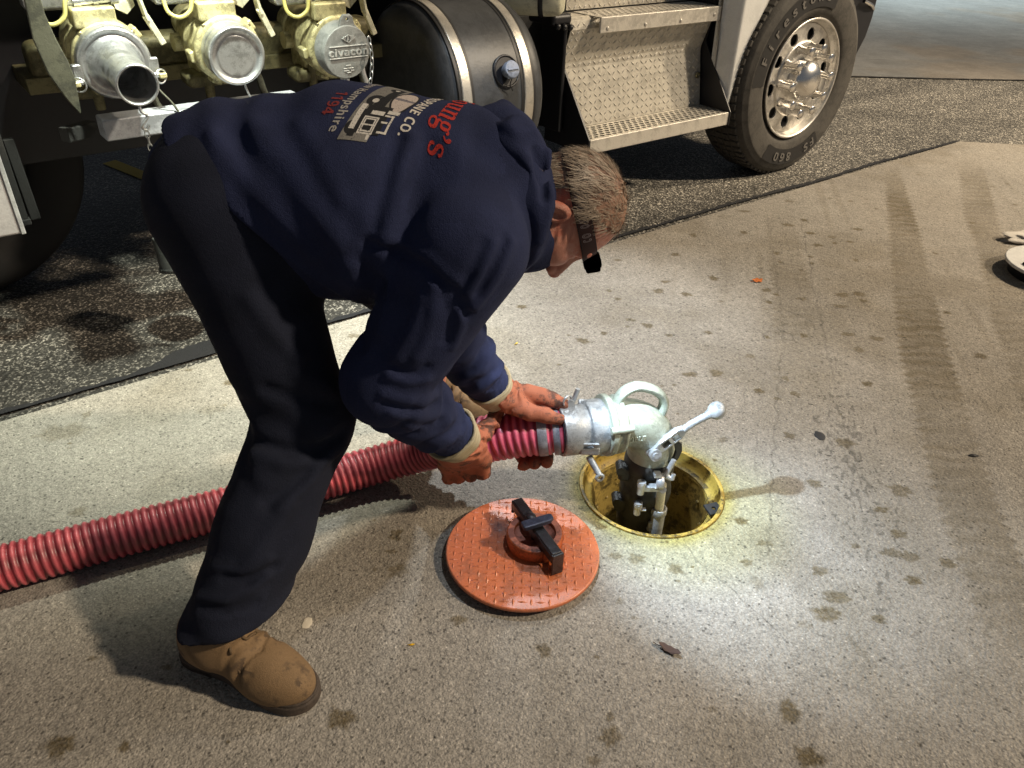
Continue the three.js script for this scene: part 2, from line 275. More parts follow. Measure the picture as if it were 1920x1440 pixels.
// flat sheet of a polygon in x, z; uv spread over a rectangle
function sheet(poly, y, [x0, x1, z0, z1], holes = []) {
  const s = new THREE.Shape(poly.map(([x, z]) => new THREE.Vector2(x, -z)));
  for (const h of holes) s.holes.push(new THREE.Path(h.map(([x, z]) => new THREE.Vector2(x, -z))));
  const g = new THREE.ShapeGeometry(s).rotateX(-Math.PI / 2).translate(0, y, 0), p = g.attributes.position, uv = g.attributes.uv;
  for (let i = 0; i < p.count; i++) uv.setXY(i, (p.getX(i) - x0) / (x1 - x0), (p.getZ(i) - z0) / (z1 - z0));
  return g;
}
function clip(poly, axis, limit, below) {   // the part of a convex polygon on one side of a line
  const out = [], ok = (p) => below ? p[axis] <= limit : p[axis] >= limit;
  poly.forEach((p, i) => { const q = poly[(i + 1) % poly.length]; if (ok(p)) out.push(p); if (ok(p) !== ok(q)) { const t = (limit - p[axis]) / (q[axis] - p[axis]); out.push([mix(p[0], q[0], t), mix(p[1], q[1], t)]); } });
  return out;
}
const EDGE = [[-6.2, 1.70], [-1.532, -1.859], [-0.978, -2.276], [-0.639, -2.509], [-0.015, -2.994], [0.447, -3.356], [1.147, -3.890], [1.623, -4.224], [2.174, -4.659], [2.900, -5.183]];
const SLAB = [[-6.2, 1.74], [2.900, -5.183], [3.4, -5.14], [9.4, -3.9], [9.4, 5], [-6.2, 5]];
const PORT = [0.3898, -1.6208];
{
  const g = structure(thing('concrete_pavement', 'sandy grey concrete slab stained by tyre tracks and drips around the fill port', 'pavement'));
  const near = clip(clip(clip(clip(SLAB, 0, RECT[0], false), 0, RECT[1], true), 1, RECT[2], false), 1, RECT[3], true);
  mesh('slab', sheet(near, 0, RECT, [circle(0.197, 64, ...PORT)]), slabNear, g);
  const z0 = clip(SLAB, 1, RECT[2], true), mid = clip(clip(SLAB, 1, RECT[2], false), 1, RECT[3], true), z1 = clip(SLAB, 1, RECT[3], false);
  mesh('slab', merge([z0, clip(mid, 0, RECT[0], true), clip(mid, 0, RECT[1], false), z1].map((p) => sheet(p, 0, WIDE))), slabWide, g);
}
// asphalt: stones in dark binder, with damp and worn patches
const asphaltMap = texture(2048, 2048, (u, v, o) => {
  const a = tiled(u, v, 900, 1), b = tiled(u, v, 460, 2), c = tiled(u, v, 200, 3), s = a * 0.5 + b * 0.5, light = step(0.54, 0.78, s) * (0.5 + 0.9 * c), k = 0.060 + 0.10 * a * b + 0.60 * light;
  o[0] = k * 1.0; o[1] = k * 0.95; o[2] = k * 0.87;
}, true);
const asphaltBump = texture(1024, 1024, (u, v, o) => { o[0] = o[1] = o[2] = 0.6 * tiled(u, v, 420, 1) + 0.4 * tiled(u, v, 200, 2); });
const asphaltMat = new THREE.MeshPhysicalMaterial({ roughness: 0.62, vertexColors: true, bumpScale: 0.006 });
asphaltMat.map = asphaltMap; asphaltMat.bumpMap = asphaltBump;
{
  const list = [], toXZ = (u, w) => [u * CU + w * SU, -u * SU + w * CU];
  const add = (u0, u1, nu, w0, w1, nw) => {
    const g = new THREE.PlaneGeometry(1, 1, nu, nw), p = g.attributes.position, uv = g.attributes.uv, col = new Float32Array(p.count * 3);
    for (let i = 0; i < p.count; i++) {
      const u = mix(u0, u1, p.getX(i) + 0.5), w = mix(w1, w0, p.getY(i) + 0.5), [x, z] = toXZ(u, w);
      p.setXYZ(i, x, -0.006, z); uv.setXY(i, u / 3.0, w / 3.0); g.attributes.normal.setXYZ(i, 0, 1, 0);
      const lane = Math.sin(w * 8.2 + 1.2 * noise2(u * 0.8, w * 2, 4)), k = 0.85 + 0.75 * (fbm2(u * 0.9, w * 5, 2) - 0.5) + 0.22 * lane * step(1.6, 0.4, u);
      const foreTone = mix(0.50, 1, step(0.8, 3.6, u)), kk = k * foreTone; col[i * 3] = kk; col[i * 3 + 1] = kk * 0.975; col[i * 3 + 2] = kk * mix(0.98, 0.92, foreTone);  // darker towards the rear of the truck, paler towards its front
    }
    g.setAttribute('color', new THREE.BufferAttribute(col, 3)); list.push(g.toNonIndexed());
  };
  add(-2.5, 8.5, 180, -5.6, -1.5, 80);
  add(-40, -2.5, 20, -40, -1.5, 20); add(8.5, 60, 20, -40, -1.5, 20); add(-2.5, 8.5, 20, -40, -5.6, 20); add(3.4, 60, 20, -1.5, 30, 20);
  structure(tag(mesh('asphalt', mergeGeometries(list), asphaltMat), 'dark coarse asphalt that the truck stands on', 'asphalt'));
}
{
  const far = new THREE.MeshPhysicalMaterial({ roughness: 0.85, bumpScale: 0.003 });
  far.map = texture(1024, 1024, (u, v, o) => { const x = u * 8, z = v * 8, k = 0.17 * (0.75 + 0.5 * fbm2(x * 1.4, z * 1.3, 4)) * (0.8 + 0.4 * fbm2(x * 9, z * 9, 6)) * (0.9 + 0.2 * noise2(x * 60, z * 60, 7)), r = step(0.55, 0.75, fbm2(x * 0.9 + 9, z * 0.9, 14)); o[0] = k * (1 + 0.06 * r); o[1] = k * (1 - 0.05 * r); o[2] = k * (0.98 - 0.16 * r); }, true);
  far.bumpMap = repeat(grainBump, 5);
  const poly = [[-12, -7.35], [1.2, -7.14], [2.94, -7.155], [4.41, -7.213], [5.6, -7.4], [30, -12], [30, -45], [-12, -45]];
  structure(tag(mesh('concrete_apron', sheet(poly, -0.002, [0, 8, 0, 8]), far), 'smoother grey apron lit pale blue beyond the front bumper', 'pavement'));
  const line = [], pts = [[1.2, -7.14], [2.2, -7.15], [2.94, -7.155], [3.6, -7.17], [4.41, -7.213], [5.6, -7.4], [9, -8.1]];
  for (let i = 0; i < pts.length - 1; i++) { const n = 12; for (let t = 0; t < n; t++) line.push([mix(pts[i][0], pts[i + 1][0], t / n), mix(pts[i][1], pts[i + 1][1], t / n)]); }
  const wob = line.map(([x, z]) => [x, z + 0.02 + 0.014 * rnd()]), back = line.map(([x, z]) => [x, z - 0.012 * rnd()]).reverse();
  structure(tag(mesh('pavement_joint', sheet([...wob, ...back], 0.002, [0, 1, 0, 1]), mat([0.02, 0.018, 0.016], 0.9)), 'thin dark joint between asphalt and the far apron', 'joint'));
}
{ // tar that has crept along the joint of slab and asphalt
  const a = [], b = [];
  for (let i = 0; i < EDGE.length - 1; i++) {
    const [p, q] = [EDGE[i], EDGE[i + 1]], L = Math.hypot(q[0] - p[0], q[1] - p[1]), n = Math.ceil(L / 0.018), nx = (q[1] - p[1]) / L, nz = -(q[0] - p[0]) / L;
    for (let t = 0; t < n; t++) {
      const x = mix(p[0], q[0], t / n), z = mix(p[1], q[1], t / n), wide = 0.010 + 0.075 * step(0.46, 0.72, noise2(x * 2.1 + 2, z * 2.1, 5)) * (x < 0.8 ? 1 : 0.12) + 0.022 * noise2(x * 45, z * 45, 7);
      a.push([x + nx * wide, z + nz * wide]); b.push([x - nx * 0.006 * noise2(x * 30, z * 30, 9), z - nz * 0.006 * noise2(x * 30, z * 30, 9)]);
    }
  }
  const tar = mat([0.012, 0.012, 0.015], 0.75); tar.bumpMap = repeat(grainBump, 3); tar.bumpScale = 0.004;
  structure(tag(mesh('tar_joint', sheet([...a, ...b.reverse()], 0.0035, [0, 1, 0, 1]), tar), 'ragged black tar along the edge of the concrete slab', 'joint'));
  structure(tag(mesh('painted_line', sheet([[-2.30, -4.20], [-1.90, -3.90], [-1.86, -3.97], [-2.26, -4.27]].map(([x, z]) => [x, z]), 0.0, [0, 1, 0, 1]), (() => { const m = mat([0.42, 0.29, 0.03], 0.8); m.bumpMap = repeat(grainBump, 2); m.bumpScale = 0.003; return m; })()), 'worn yellow paint stripe on the asphalt under the truck', 'road marking'));
}

// ------------------------------------------------------------------ tanker truck (its own axes: x forward, y up, z out of its side)
const smudge = texture(512, 512, (u, v, o) => { o[0] = o[1] = o[2] = 0.35 * tiled(u, v, 8, 1) + 0.3 * tiled(u, v, 24, 2) + 0.2 * tiled(u, v, 80, 3) + 0.15 * tiled(u, v, 250, 4); });
const dirtMap = (c, k = 0.5) => texture(512, 512, (u, v, o) => { const n = 0.4 * tiled(u, v, 6, 5) + 0.35 * tiled(u, v, 20, 6) + 0.25 * tiled(u, v, 90, 7), f = 1 - k * step(0.35, 0.75, n) - 0.12 * tiled(u, v, 300, 8); o[0] = c[0] * f; o[1] = c[1] * f; o[2] = c[2] * f; }, true);
function worn(c, rough, metal, k = 0.5, scale = 3, more = {}) {
  const m = new THREE.MeshPhysicalMaterial({ roughness: rough, metalness: metal, ...more });
  m.map = repeat(dirtMap(c, k), scale); m.bumpMap = repeat(smudge, scale * 2); m.bumpScale = 0.0008; m.userData.metric = 1; return m;
}
const M = {
  black: mat([0.006, 0.006, 0.009], 0.45), frame: worn([0.012, 0.012, 0.012], 0.8, 0, 0.4), rubber: worn([0.070, 0.063, 0.054], 0.8, 0, 0.35, 4), rubberDark: mat([0.014, 0.013, 0.013], 0.5), print: mat([0.12, 0.11, 0.10], 0.7), rubberShaded: mat([0.012, 0.011, 0.011], 0.8),
  alloy: worn([0.74, 0.71, 0.66], 0.40, 0.85, 0.3, 3), chrome: mat([0.80, 0.78, 0.75], 0.24, 1), plate: worn([0.62, 0.58, 0.50], 0.46, 0.35, 0.25, 4), plateEdge: worn([0.66, 0.62, 0.55], 0.42, 0.35, 0.25, 5),
  white: worn([0.74, 0.74, 0.72], 0.28, 0, 0.10, 2, { clearcoat: 0.6, clearcoatRoughness: 0.15 }), tank: worn([0.050, 0.053, 0.058], 0.45, 0, 0.35, 2), strap: worn([0.74, 0.69, 0.60], 0.35, 0.8, 0.25, 2), capBlue: worn([0.22, 0.25, 0.32], 0.55, 0, 0.4, 6),
  brass: worn([0.56, 0.51, 0.28], 0.48, 0.3, 0.5, 5), brassDark: worn([0.16, 0.14, 0.07], 0.6, 0.3, 0.5, 5), zinc: worn([0.62, 0.64, 0.66], 0.32, 0.85, 0.35, 4), greyCast: worn([0.30, 0.31, 0.31], 0.6, 0.25, 0.3, 6), cream: worn([0.66, 0.64, 0.48], 0.5, 0.1, 0.35, 4),
  hoseYellow: mat([0.50, 0.46, 0.16], 0.5), galv: worn([0.66, 0.68, 0.70], 0.45, 0.6, 0.25, 3), olive: worn([0.062, 0.062, 0.042], 0.7, 0.1, 0.5, 5), bolt: mat([0.30, 0.27, 0.16], 0.35, 0.8),
};
const truck = thing('tanker_truck', 'dark tanker truck with three fuel outlets, black tank, diamond-plate steps and polished front wheel', 'truck', TRUCK, YAW);
{
  // ---- front wheel
  const wheel = group('wheel', truck, [3.93, 0.503, 0]);
  mesh('tyre', turned([[0.304, -0.035], [0.312, -0.012], [0.335, 0.004], [0.342, 0.004], [0.352, 0.010], [0.40, 0.016], [0.44, 0.013], [0.452, 0.015], [0.458, 0.011], [0.480, -0.002], [0.487, -0.004], [0.499, -0.020], [0.506, -0.040], [0.508, -0.06], [0.508, -0.24], [0.49, -0.275], [0.40, -0.30], [0.31, -0.28]], 120), M.rubber, wheel);
  const blocks = [];
  for (let i = 0; i < 72; i++) { const a = i / 72 * 2 * Math.PI; blocks.push(box(0.030, 0.020, 0.052, 0, 0.505, -0.052, 0.004).rotateZ(a)); for (const z of [-0.105, -0.15, -0.2]) blocks.push(box(0.036, 0.014, 0.036, 0, 0.508, z, 0.003).rotateZ(a + 0.02)); }
  mesh('tread', merge(blocks), M.rubber, wheel, true);
  const band = (a0, a1, r0, r1) => { const g = new THREE.RingGeometry(r0, r1, 40, 1, a0, a1 - a0), p = g.attributes.position; for (let i = 0; i < p.count; i++) { const r = Math.hypot(p.getX(i), p.getY(i)); p.setZ(i, 0.0175 - 0.09 * Math.max(0, r - 0.43)); } return g; };
  mesh('sidewall_band', band(1.22, 3.12, 0.362, 0.450), M.rubberDark, wheel); mesh('sidewall_band', band(-2.14, -0.95, 0.368, 0.452), M.rubberDark, wheel);
  const arcText = (s, mid, step_, size, r) => merge([...s].map((c, i) => { const a = mid - (i - (s.length - 1) / 2) * step_; return letters(c, size, 0.004).scale(1.25, 1, 1).rotateZ(a - Math.PI / 2).translate(Math.cos(a) * r, Math.sin(a) * r, 0.0165); }));
  mesh('lettering', merge([arcText('Firestone', 2.13, 0.172, 0.046, 0.408), arcText('FS', -1.13, 0.13, 0.046, 0.412), arcText('860', -1.72, 0.145, 0.046, 0.412)]), M.print, wheel);
  const rim = mesh('rim', merge([
    turned([[0.292, -0.10], [0.300, -0.03], [0.306, -0.004], [0.310, 0.004], [0.306, 0.010], [0.297, 0.006], [0.290, -0.012], [0.284, -0.030], [0.276, -0.040]], 96),
    plate(circle(0.280, 96), 0.012, 0.003, [...Array.from({ length: 10 }, (_, i) => { const a = (i + 0.25) / 10 * 2 * Math.PI; return circle(0.031, 20, 0.226 * Math.cos(a), 0.226 * Math.sin(a)); }), circle(0.15, 40)]).translate(0, 0, -0.030),
    turned([[0.196, -0.031], [0.192, -0.024], [0.186, -0.020], [0.10, -0.018]], 72)]), M.alloy, wheel);
  mesh('hub_cap', turned([[0.105, -0.02], [0.105, 0.025], [0.100, 0.038], [0.086, 0.054], [0.064, 0.070], [0.038, 0.079], [0.0005, 0.082]], 56), M.chrome, wheel);
  for (let i = 0; i < 10; i++) { const a = (i + 0.1) / 10 * 2 * Math.PI; mesh('lug_nut', i ? wheel.getObjectByName('lug_nut').geometry : merge([turned([[0.024, -0.02], [0.024, 0.004], [0.019, 0.010], [0.0185, 0.07], [0.0185, 0.072]], 8), turned([[0.0185, 0.068], [0.0225, 0.071], [0.0225, 0.080], [0.0005, 0.081]], 20)]), M.chrome, wheel).position.set(0.1675 * Math.cos(a), 0.1675 * Math.sin(a), -0.012); }
  mesh('brake_drum', turned([[0.295, -0.07], [0.26, -0.10], [0.0005, -0.10]], 40), M.black, wheel);
  // ---- front bodywork
  { // cab corner panel: curves back at its rear edge, cut away round the wheel
    const R = [[0.372, 3.372], [0.380, 3.392], [0.42, 3.410], [0.63, 3.466], [0.90, 3.585], [1.09, 3.72], [1.2, 3.90], [1.6, 3.92]], Lf = [[0.372, 3.362], [0.44, 3.345], [1.6, 3.335]], at = (t, y) => { for (let i = 0; i < t.length - 1; i++) if (y <= t[i + 1][0]) return mix(t[i][1], t[i + 1][1], clamp((y - t[i][0]) / (t[i + 1][0] - t[i][0]))); return t.at(-1)[1]; };
    const ny = 60, nx = 24, pos = [], idx = [];
    for (const back of [0, 1]) for (let j = 0; j <= ny; j++) for (let i = 0; i <= nx; i++) { const y = mix(0.372, 1.6, j / ny), l = at(Lf, y), r = at(R, y), u = mix(l, r, i / nx), k = clamp((u - 3.335) / 0.055), e = step(r - 0.035, r, u) * 0.012; pos.push(u, y, -0.16 + 0.115 * Math.sin(k * Math.PI / 2) - e - back * 0.028); }
    const at2 = (s2, j, i) => (s2 * (ny + 1) + j) * (nx + 1) + i;
    for (let j = 0; j < ny; j++) for (let i = 0; i < nx; i++) { idx.push(at2(0, j, i), at2(0, j, i + 1), at2(0, j + 1, i), at2(0, j, i + 1), at2(0, j + 1, i + 1), at2(0, j + 1, i)); idx.push(at2(1, j, i), at2(1, j + 1, i), at2(1, j, i + 1), at2(1, j, i + 1), at2(1, j + 1, i), at2(1, j + 1, i + 1)); }
    for (let j = 0; j < ny; j++) for (const i of [0, nx]) idx.push(at2(0, j, i), at2(1, j, i), at2(0, j + 1, i), at2(1, j, i), at2(1, j + 1, i), at2(0, j + 1, i));
    for (let i = 0; i < nx; i++) idx.push(at2(0, 0, i), at2(1, 0, i), at2(0, 0, i + 1), at2(1, 0, i), at2(1, 0, i + 1), at2(0, 0, i + 1));
    const g = new THREE.BufferGeometry(); g.setAttribute('position', new THREE.Float32BufferAttribute(pos, 3)); g.setAttribute('uv', new THREE.Float32BufferAttribute(new Float32Array(pos.length / 3 * 2), 2)); g.setIndex(idx); g.computeVertexNormals();
    mesh('fender', g, M.white, truck);
  }
  mesh('fender_liner', merge([box(1.3, 0.9, 0.04, 3.95, 0.95, -0.42), box(0.05, 0.9, 0.5, 3.40, 0.85, -0.4), box(0.9, 0.04, 0.4, 3.95, 1.13, -0.28)]), M.black, truck);
  const bumper = mesh('front_bumper', plate([[4.28, 0.60], [4.44, 0.505], [4.50, 0.56], [4.555, 0.66], [4.575, 0.76], [4.575, 1.2], [4.28, 1.2]], 1.5, 0.02).translate(0, 0, -0.05), M.black, truck);
  mesh('trim', tube([[4.40, 0.86, -0.03], [4.50, 0.83, -0.035], [4.575, 0.80, -0.07], [4.60, 0.79, -0.12]], 0.010, 20, 8), M.chrome, bumper);
  mesh('fog_lamp', merge([turned([[0.0005, 0.02], [0.03, 0.014], [0.036, 0], [0.036, -0.05]], 24).rotateY(0.9).translate(4.575, 0.735, -0.10)]), M.chrome, bumper);
  mesh('headlight', turned([[0.0005, 0.0], [0.06, 0.0], [0.06, -0.04]], 24).rotateY(Math.PI / 2).translate(4.60, 0.95, -0.35), M.chrome, truck);
}
{
  // ---- cab steps
  const U0 = 2.395, U1 = 3.345;
  const tread = (u0, u1, z0, z1, y, rows, cols) => {   // perforated tread with a turned-down nosing
    const holes = [], w = u1 - u0, d = z1 - z0;
    for (let i = 0; i < cols; i++) for (let j = 0; j < rows; j++) holes.push(circle(0.0112, 8, u0 + (i + 0.5 + (j % 2 ? 0.22 : -0.22)) * w / cols, -(z0 + 0.012 + (j + 0.5) * (d - 0.024) / rows), 1.35));
    return plate([[u0, -z0], [u1, -z0], [u1, -z1], [u0, -z1]].reverse(), 0.004, 0, holes).rotateX(-Math.PI / 2).translate(0, y, 0);
  };
  const lower = group('step', truck);
  mesh('step_tread', tread(U0, U1, -0.185, -0.004, 0.408, 6, 25), M.plateEdge, lower);
  mesh('nosing', box(U1 - U0 + 0.006, 0.064, 0.012, (U0 + U1) / 2, 0.378, 0, 0.004), M.plateEdge, lower);
  mesh('hole_shade', box(U1 - U0 - 0.02, 0.01, 0.17, (U0 + U1) / 2, 0.375, -0.095), M.black, lower);  // black sheet put in for the shade seen through the tread holes
  const upper = group('step', truck);
  mesh('step_tread', tread(2.535, 3.325, -0.33, -0.144, 0.884, 5, 22), M.plateEdge, upper);
  mesh('nosing', box(0.796, 0.066, 0.012, 2.93, 0.852, -0.139, 0.004), M.plateEdge, upper);
  for (let i = 0; i < 4; i++) mesh('rivet', i ? upper.getObjectByName('rivet').geometry : new THREE.SphereGeometry(0.009, 14, 8).scale(1, 1, 0.6), M.plateEdge, upper).position.set(2.575 + i * 0.235, 0.838 + (i === 3 ? 0.012 : 0), -0.133);
  // diamond plate, bent in the middle, with raised lozenges
  const prof = [[0.410, -0.185], [0.665, -0.232], [0.690, -0.232], [0.835, -0.182], [0.872, -0.190], [0.880, -0.215]], list = [], loz = [];
  const lozenge = (cx, cy, cz, tilt, turn) => loz.push(new THREE.OctahedronGeometry(1).scale(0.0155, 0.0042, 0.0036).rotateZ(turn).rotateX(tilt).translate(cx, cy, cz));
  for (let i = 0; i < prof.length - 1; i++) {
    const [y0, z0] = prof[i], [y1, z1] = prof[i + 1], L = Math.hypot(y1 - y0, z1 - z0), tilt = Math.atan2(z1 - z0, y1 - y0), rows = Math.max(1, Math.round(L / 0.030));
    list.push(new THREE.BoxGeometry(U1 - U0 - 0.02, L + 0.002, 0.005).rotateX(tilt).translate((U0 + U1) / 2, (y0 + y1) / 2, (z0 + z1) / 2 - 0.003));
    for (let r = 0; r < rows; r++) for (let c = 0; c < 30; c++) { const t = (r + 0.5) / rows, par = (r + c) % 2; lozenge(U0 + 0.025 + c * 0.0308, mix(y0, y1, t), mix(z0, z1, t) + 0.0002, tilt, par ? 0.75 : -0.75); }
  }
  list.push(new THREE.BoxGeometry(U1 - U0 - 0.02, 0.005, 0.3).translate((U0 + U1) / 2, 0.8775, -0.36), new THREE.BoxGeometry(0.86, 0.4, 0.005).translate(2.93, 1.09, -0.335));
  for (let r = 0; r < 9; r++) for (let c = 0; c < 27; c++) lozenge(2.52 + c * 0.0308, 0.90 + r * 0.030, -0.332, 0, (r + c) % 2 ? 0.75 : -0.75);
  const kick = mesh('diamond_plate', merge(list), M.plate, truck);
  mesh('lozenge_pattern', merge(loz), M.plateEdge, kick, true);
  for (const [u, y, z] of [[U0 + 0.03, 0.535, -0.205], [U1 - 0.035, 0.555, -0.208]]) mesh('screw', turned([[0.016, 0], [0.016, 0.005], [0.009, 0.008], [0.009, 0.003], [0.0005, 0.003]], 20).translate(u, y, z), M.bolt, kick);
  // black side brackets: end plates of the step box
  const gusset = [[0.012, 0.345], [-0.30, 0.345], [-0.30, 0.90], [-0.175, 0.905], [-0.19, 0.83], [-0.215, 0.72], [-0.205, 0.70], [0.012, 0.412]];
  mesh('step_bracket', plate(gusset, 0.012, 0.002).rotateY(-Math.PI / 2).scale(1, 1, 1).translate(U0 - 0.014, 0, 0), M.black, truck);
  mesh('step_bracket', plate(gusset, 0.008, 0.002).rotateY(-Math.PI / 2).translate(U1 - 0.002, 0, 0), M.black, truck);
  mesh('step_box_side', merge([box(0.02, 0.50, 0.16, 2.36, 0.66, -0.24, 0.01), box(0.11, 0.05, 0.18, 2.33, 0.885, -0.24, 0.02)]), M.black, truck);
  for (let i = 0; i < 3; i++) mesh('bolt_head', i ? truck.getObjectByName('bolt_head').geometry : new THREE.SphereGeometry(0.013, 14, 10), M.black, truck).position.set(2.30 + 0.035 * i, 0.862 - 0.004 * i, -0.147);
  const can = group('air_canister', truck, [2.21, 0.985, -0.10]);
  mesh('canister_shell', merge([turned([[0.0005, 0.06], [0.05, 0.058], [0.068, 0.04], [0.072, 0.0], [0.072, -0.2]], 40).rotateY(0.75)]), M.cream, can);
  mesh('clamp_band', turned([[0.074, -0.02], [0.0765, -0.03], [0.074, -0.04]], 40).rotateY(0.75), M.black, can);
}
{
  // ---- black saddle tank with two bright straps and a filler in a round recess
  const cy = 0.655, cz = -0.215, R = 0.338, tank = group('fuel_tank', truck, [0, cy, cz]);
  const along = (prof, n = 96) => new THREE.LatheGeometry(prof.map(([r, u]) => new THREE.Vector2(r, u)), n).rotateZ(-Math.PI / 2);
  const fill = [1.845, 0.115];
  mesh('tank_shell', along([[0.0005, 1.572], [0.25, 1.572], [0.292, 1.580], [0.318, 1.596], [0.331, 1.620], [R - 0.002, 1.655], [R, 1.7], [R, 1.93], [R - 0.002, 1.985], [0.332, 2.005], [0.318, 2.025], [0.29, 2.040], [0.24, 2.047], [0.0005, 2.05]], 120), M.tank, tank);
  for (const u of [1.655, 1.942]) {
    mesh('strap', along([[R - 0.004, u - 0.021], [R + 0.0045, u - 0.021], [R + 0.0065, u - 0.016], [R + 0.0065, u + 0.016], [R + 0.0045, u + 0.021], [R - 0.004, u + 0.021]], 120), M.strap, tank);
    mesh('strap_liner', along([[R - 0.004, u - 0.034], [R + 0.002, u - 0.034], [R + 0.002, u + 0.034], [R - 0.004, u + 0.034]], 120), M.rubberDark, tank);
  }
  const aim = (g) => g.rotateX(-0.36).translate(fill[0], R * Math.sin(0.36), R * Math.cos(0.36));
  mesh('filler_recess', aim(turned([[0.060, 0.004], [0.056, 0.010], [0.050, 0.006], [0.046, -0.02], [0.0005, -0.022]], 44)), M.black, tank);
  mesh('recess_pocket', aim(turned([[0.050, 0.0055], [0.0005, 0.0052]], 44)), M.black, tank);
  const cap = mesh('filler_cap', aim(merge([turned([[0.024, 0.0], [0.024, 0.020], [0.031, 0.022], [0.032, 0.040], [0.029, 0.046], [0.0005, 0.047]], 36), box(0.050, 0.007, 0.006, 0, 0, 0.048, 0.002)])), M.capBlue, tank);
  mesh('retaining_cord', aim(tube([[0.0, -0.03, 0.03], [-0.008, -0.05, 0.022], [0.002, -0.062, 0.014], [0.008, -0.072, 0.010]], 0.0022, 20, 6)), M.black, cap);
}
{
  // ---- chassis, body and what hides in the dark under it
  mesh('chassis_frame', merge([box(7.6, 0.3, 0.12, 0.7, 0.66, -0.72), box(7.6, 0.5, 0.9, 0.7, 0.72, -1.35), box(0.5, 0.5, 0.5, 2.2, 0.62, -0.66), box(0.10, 0.9, 0.5, 1.42, 0.75, -0.75)]), M.frame, truck);
  mesh('truck_body', merge([box(4.4, 1.7, 1.7, -0.75, 1.95, -1.25), box(3.2, 1.4, 1.7, 2.9, 1.85, -1.25), box(4.3, 0.7, 0.05, -0.6, 0.85, -0.62)]), M.black, truck);
  const rear = group('wheel', truck, [-0.02, 0.503, -0.72]);
  mesh('tyre', turned([[0.30, -0.03], [0.335, 0.0], [0.40, 0.012], [0.45, 0.01], [0.487, -0.004], [0.505, -0.04], [0.505, -0.24], [0.40, -0.29]], 64), M.rubberShaded, rear);  // darker rubber copy: the shade under the truck put into its colour
  mesh('rim', turned([[0.302, -0.03], [0.306, 0.006], [0.295, 0.0], [0.28, -0.05], [0.2, -0.10], [0.0005, -0.10]], 48), M.frame, rear);
  mesh('mud_bracket', merge([box(0.05, 0.30, 0.02, 0.20, 0.56, -0.10, 0.004), box(0.14, 0.02, 0.03, 0.16, 0.42, -0.10, 0.004), box(0.03, 0.26, 0.02, 0.255, 0.54, -0.12, 0.004).rotateZ(0.02)]).translate(-0.02, 0, -0.16), M.frame, truck);
  const locker = mesh('side_locker', box(0.9, 0.70, 0.26, -0.285, 0.825, -0.13, 0.008), worn([0.42, 0.40, 0.40], 0.5, 0.1, 0.2, 2), truck);
  mesh('lit_edge', box(0.012, 0.70, 0.008, 0.163, 0.825, 0.001, 0.002), M.galv, locker);  // added pale strip for the lamplight caught on the locker edge
  mesh('hanging_strap', plate([[0.335, 1.30], [0.372, 1.30], [0.378, 1.05], [0.388, 0.985], [0.402, 0.93], [0.408, 0.88], [0.400, 0.79], [0.396, 0.786], [0.372, 0.83], [0.345, 0.90], [0.332, 0.99], [0.338, 1.08]], 0.012, 0.003), M.olive, truck);
  const rail = mesh('guard_rail', merge([box(0.62, 0.062, 0.085, 0.755, 0.733, -0.03, 0.006)]), worn([0.36, 0.38, 0.42], 0.5, 0.3, 0.35, 3), truck);
  mesh('end_cap', plate([[0.0, -0.03], [0.10, -0.031], [0.11, -0.05], [0.07, -0.075], [0.0, -0.07]], 0.04, 0.004).rotateY(0.5).translate(0.36, 0.765, -0.06), M.frame, rail);
  mesh('tie_wire', tube([[0.60, 0.89, -0.06], [0.625, 0.83, -0.02], [0.655, 0.78, 0.014], [0.668, 0.735, 0.018], [0.664, 0.70, 0.014]], 0.0035, 30, 6), M.olive, rail);
  mesh('belly_tray', merge([box(1.25, 0.05, 0.3, 0.95, 0.80, -0.50), box(1.2, 0.12, 0.12, 0.95, 0.86, -0.42, 0.03)]), M.brassDark, truck);
}
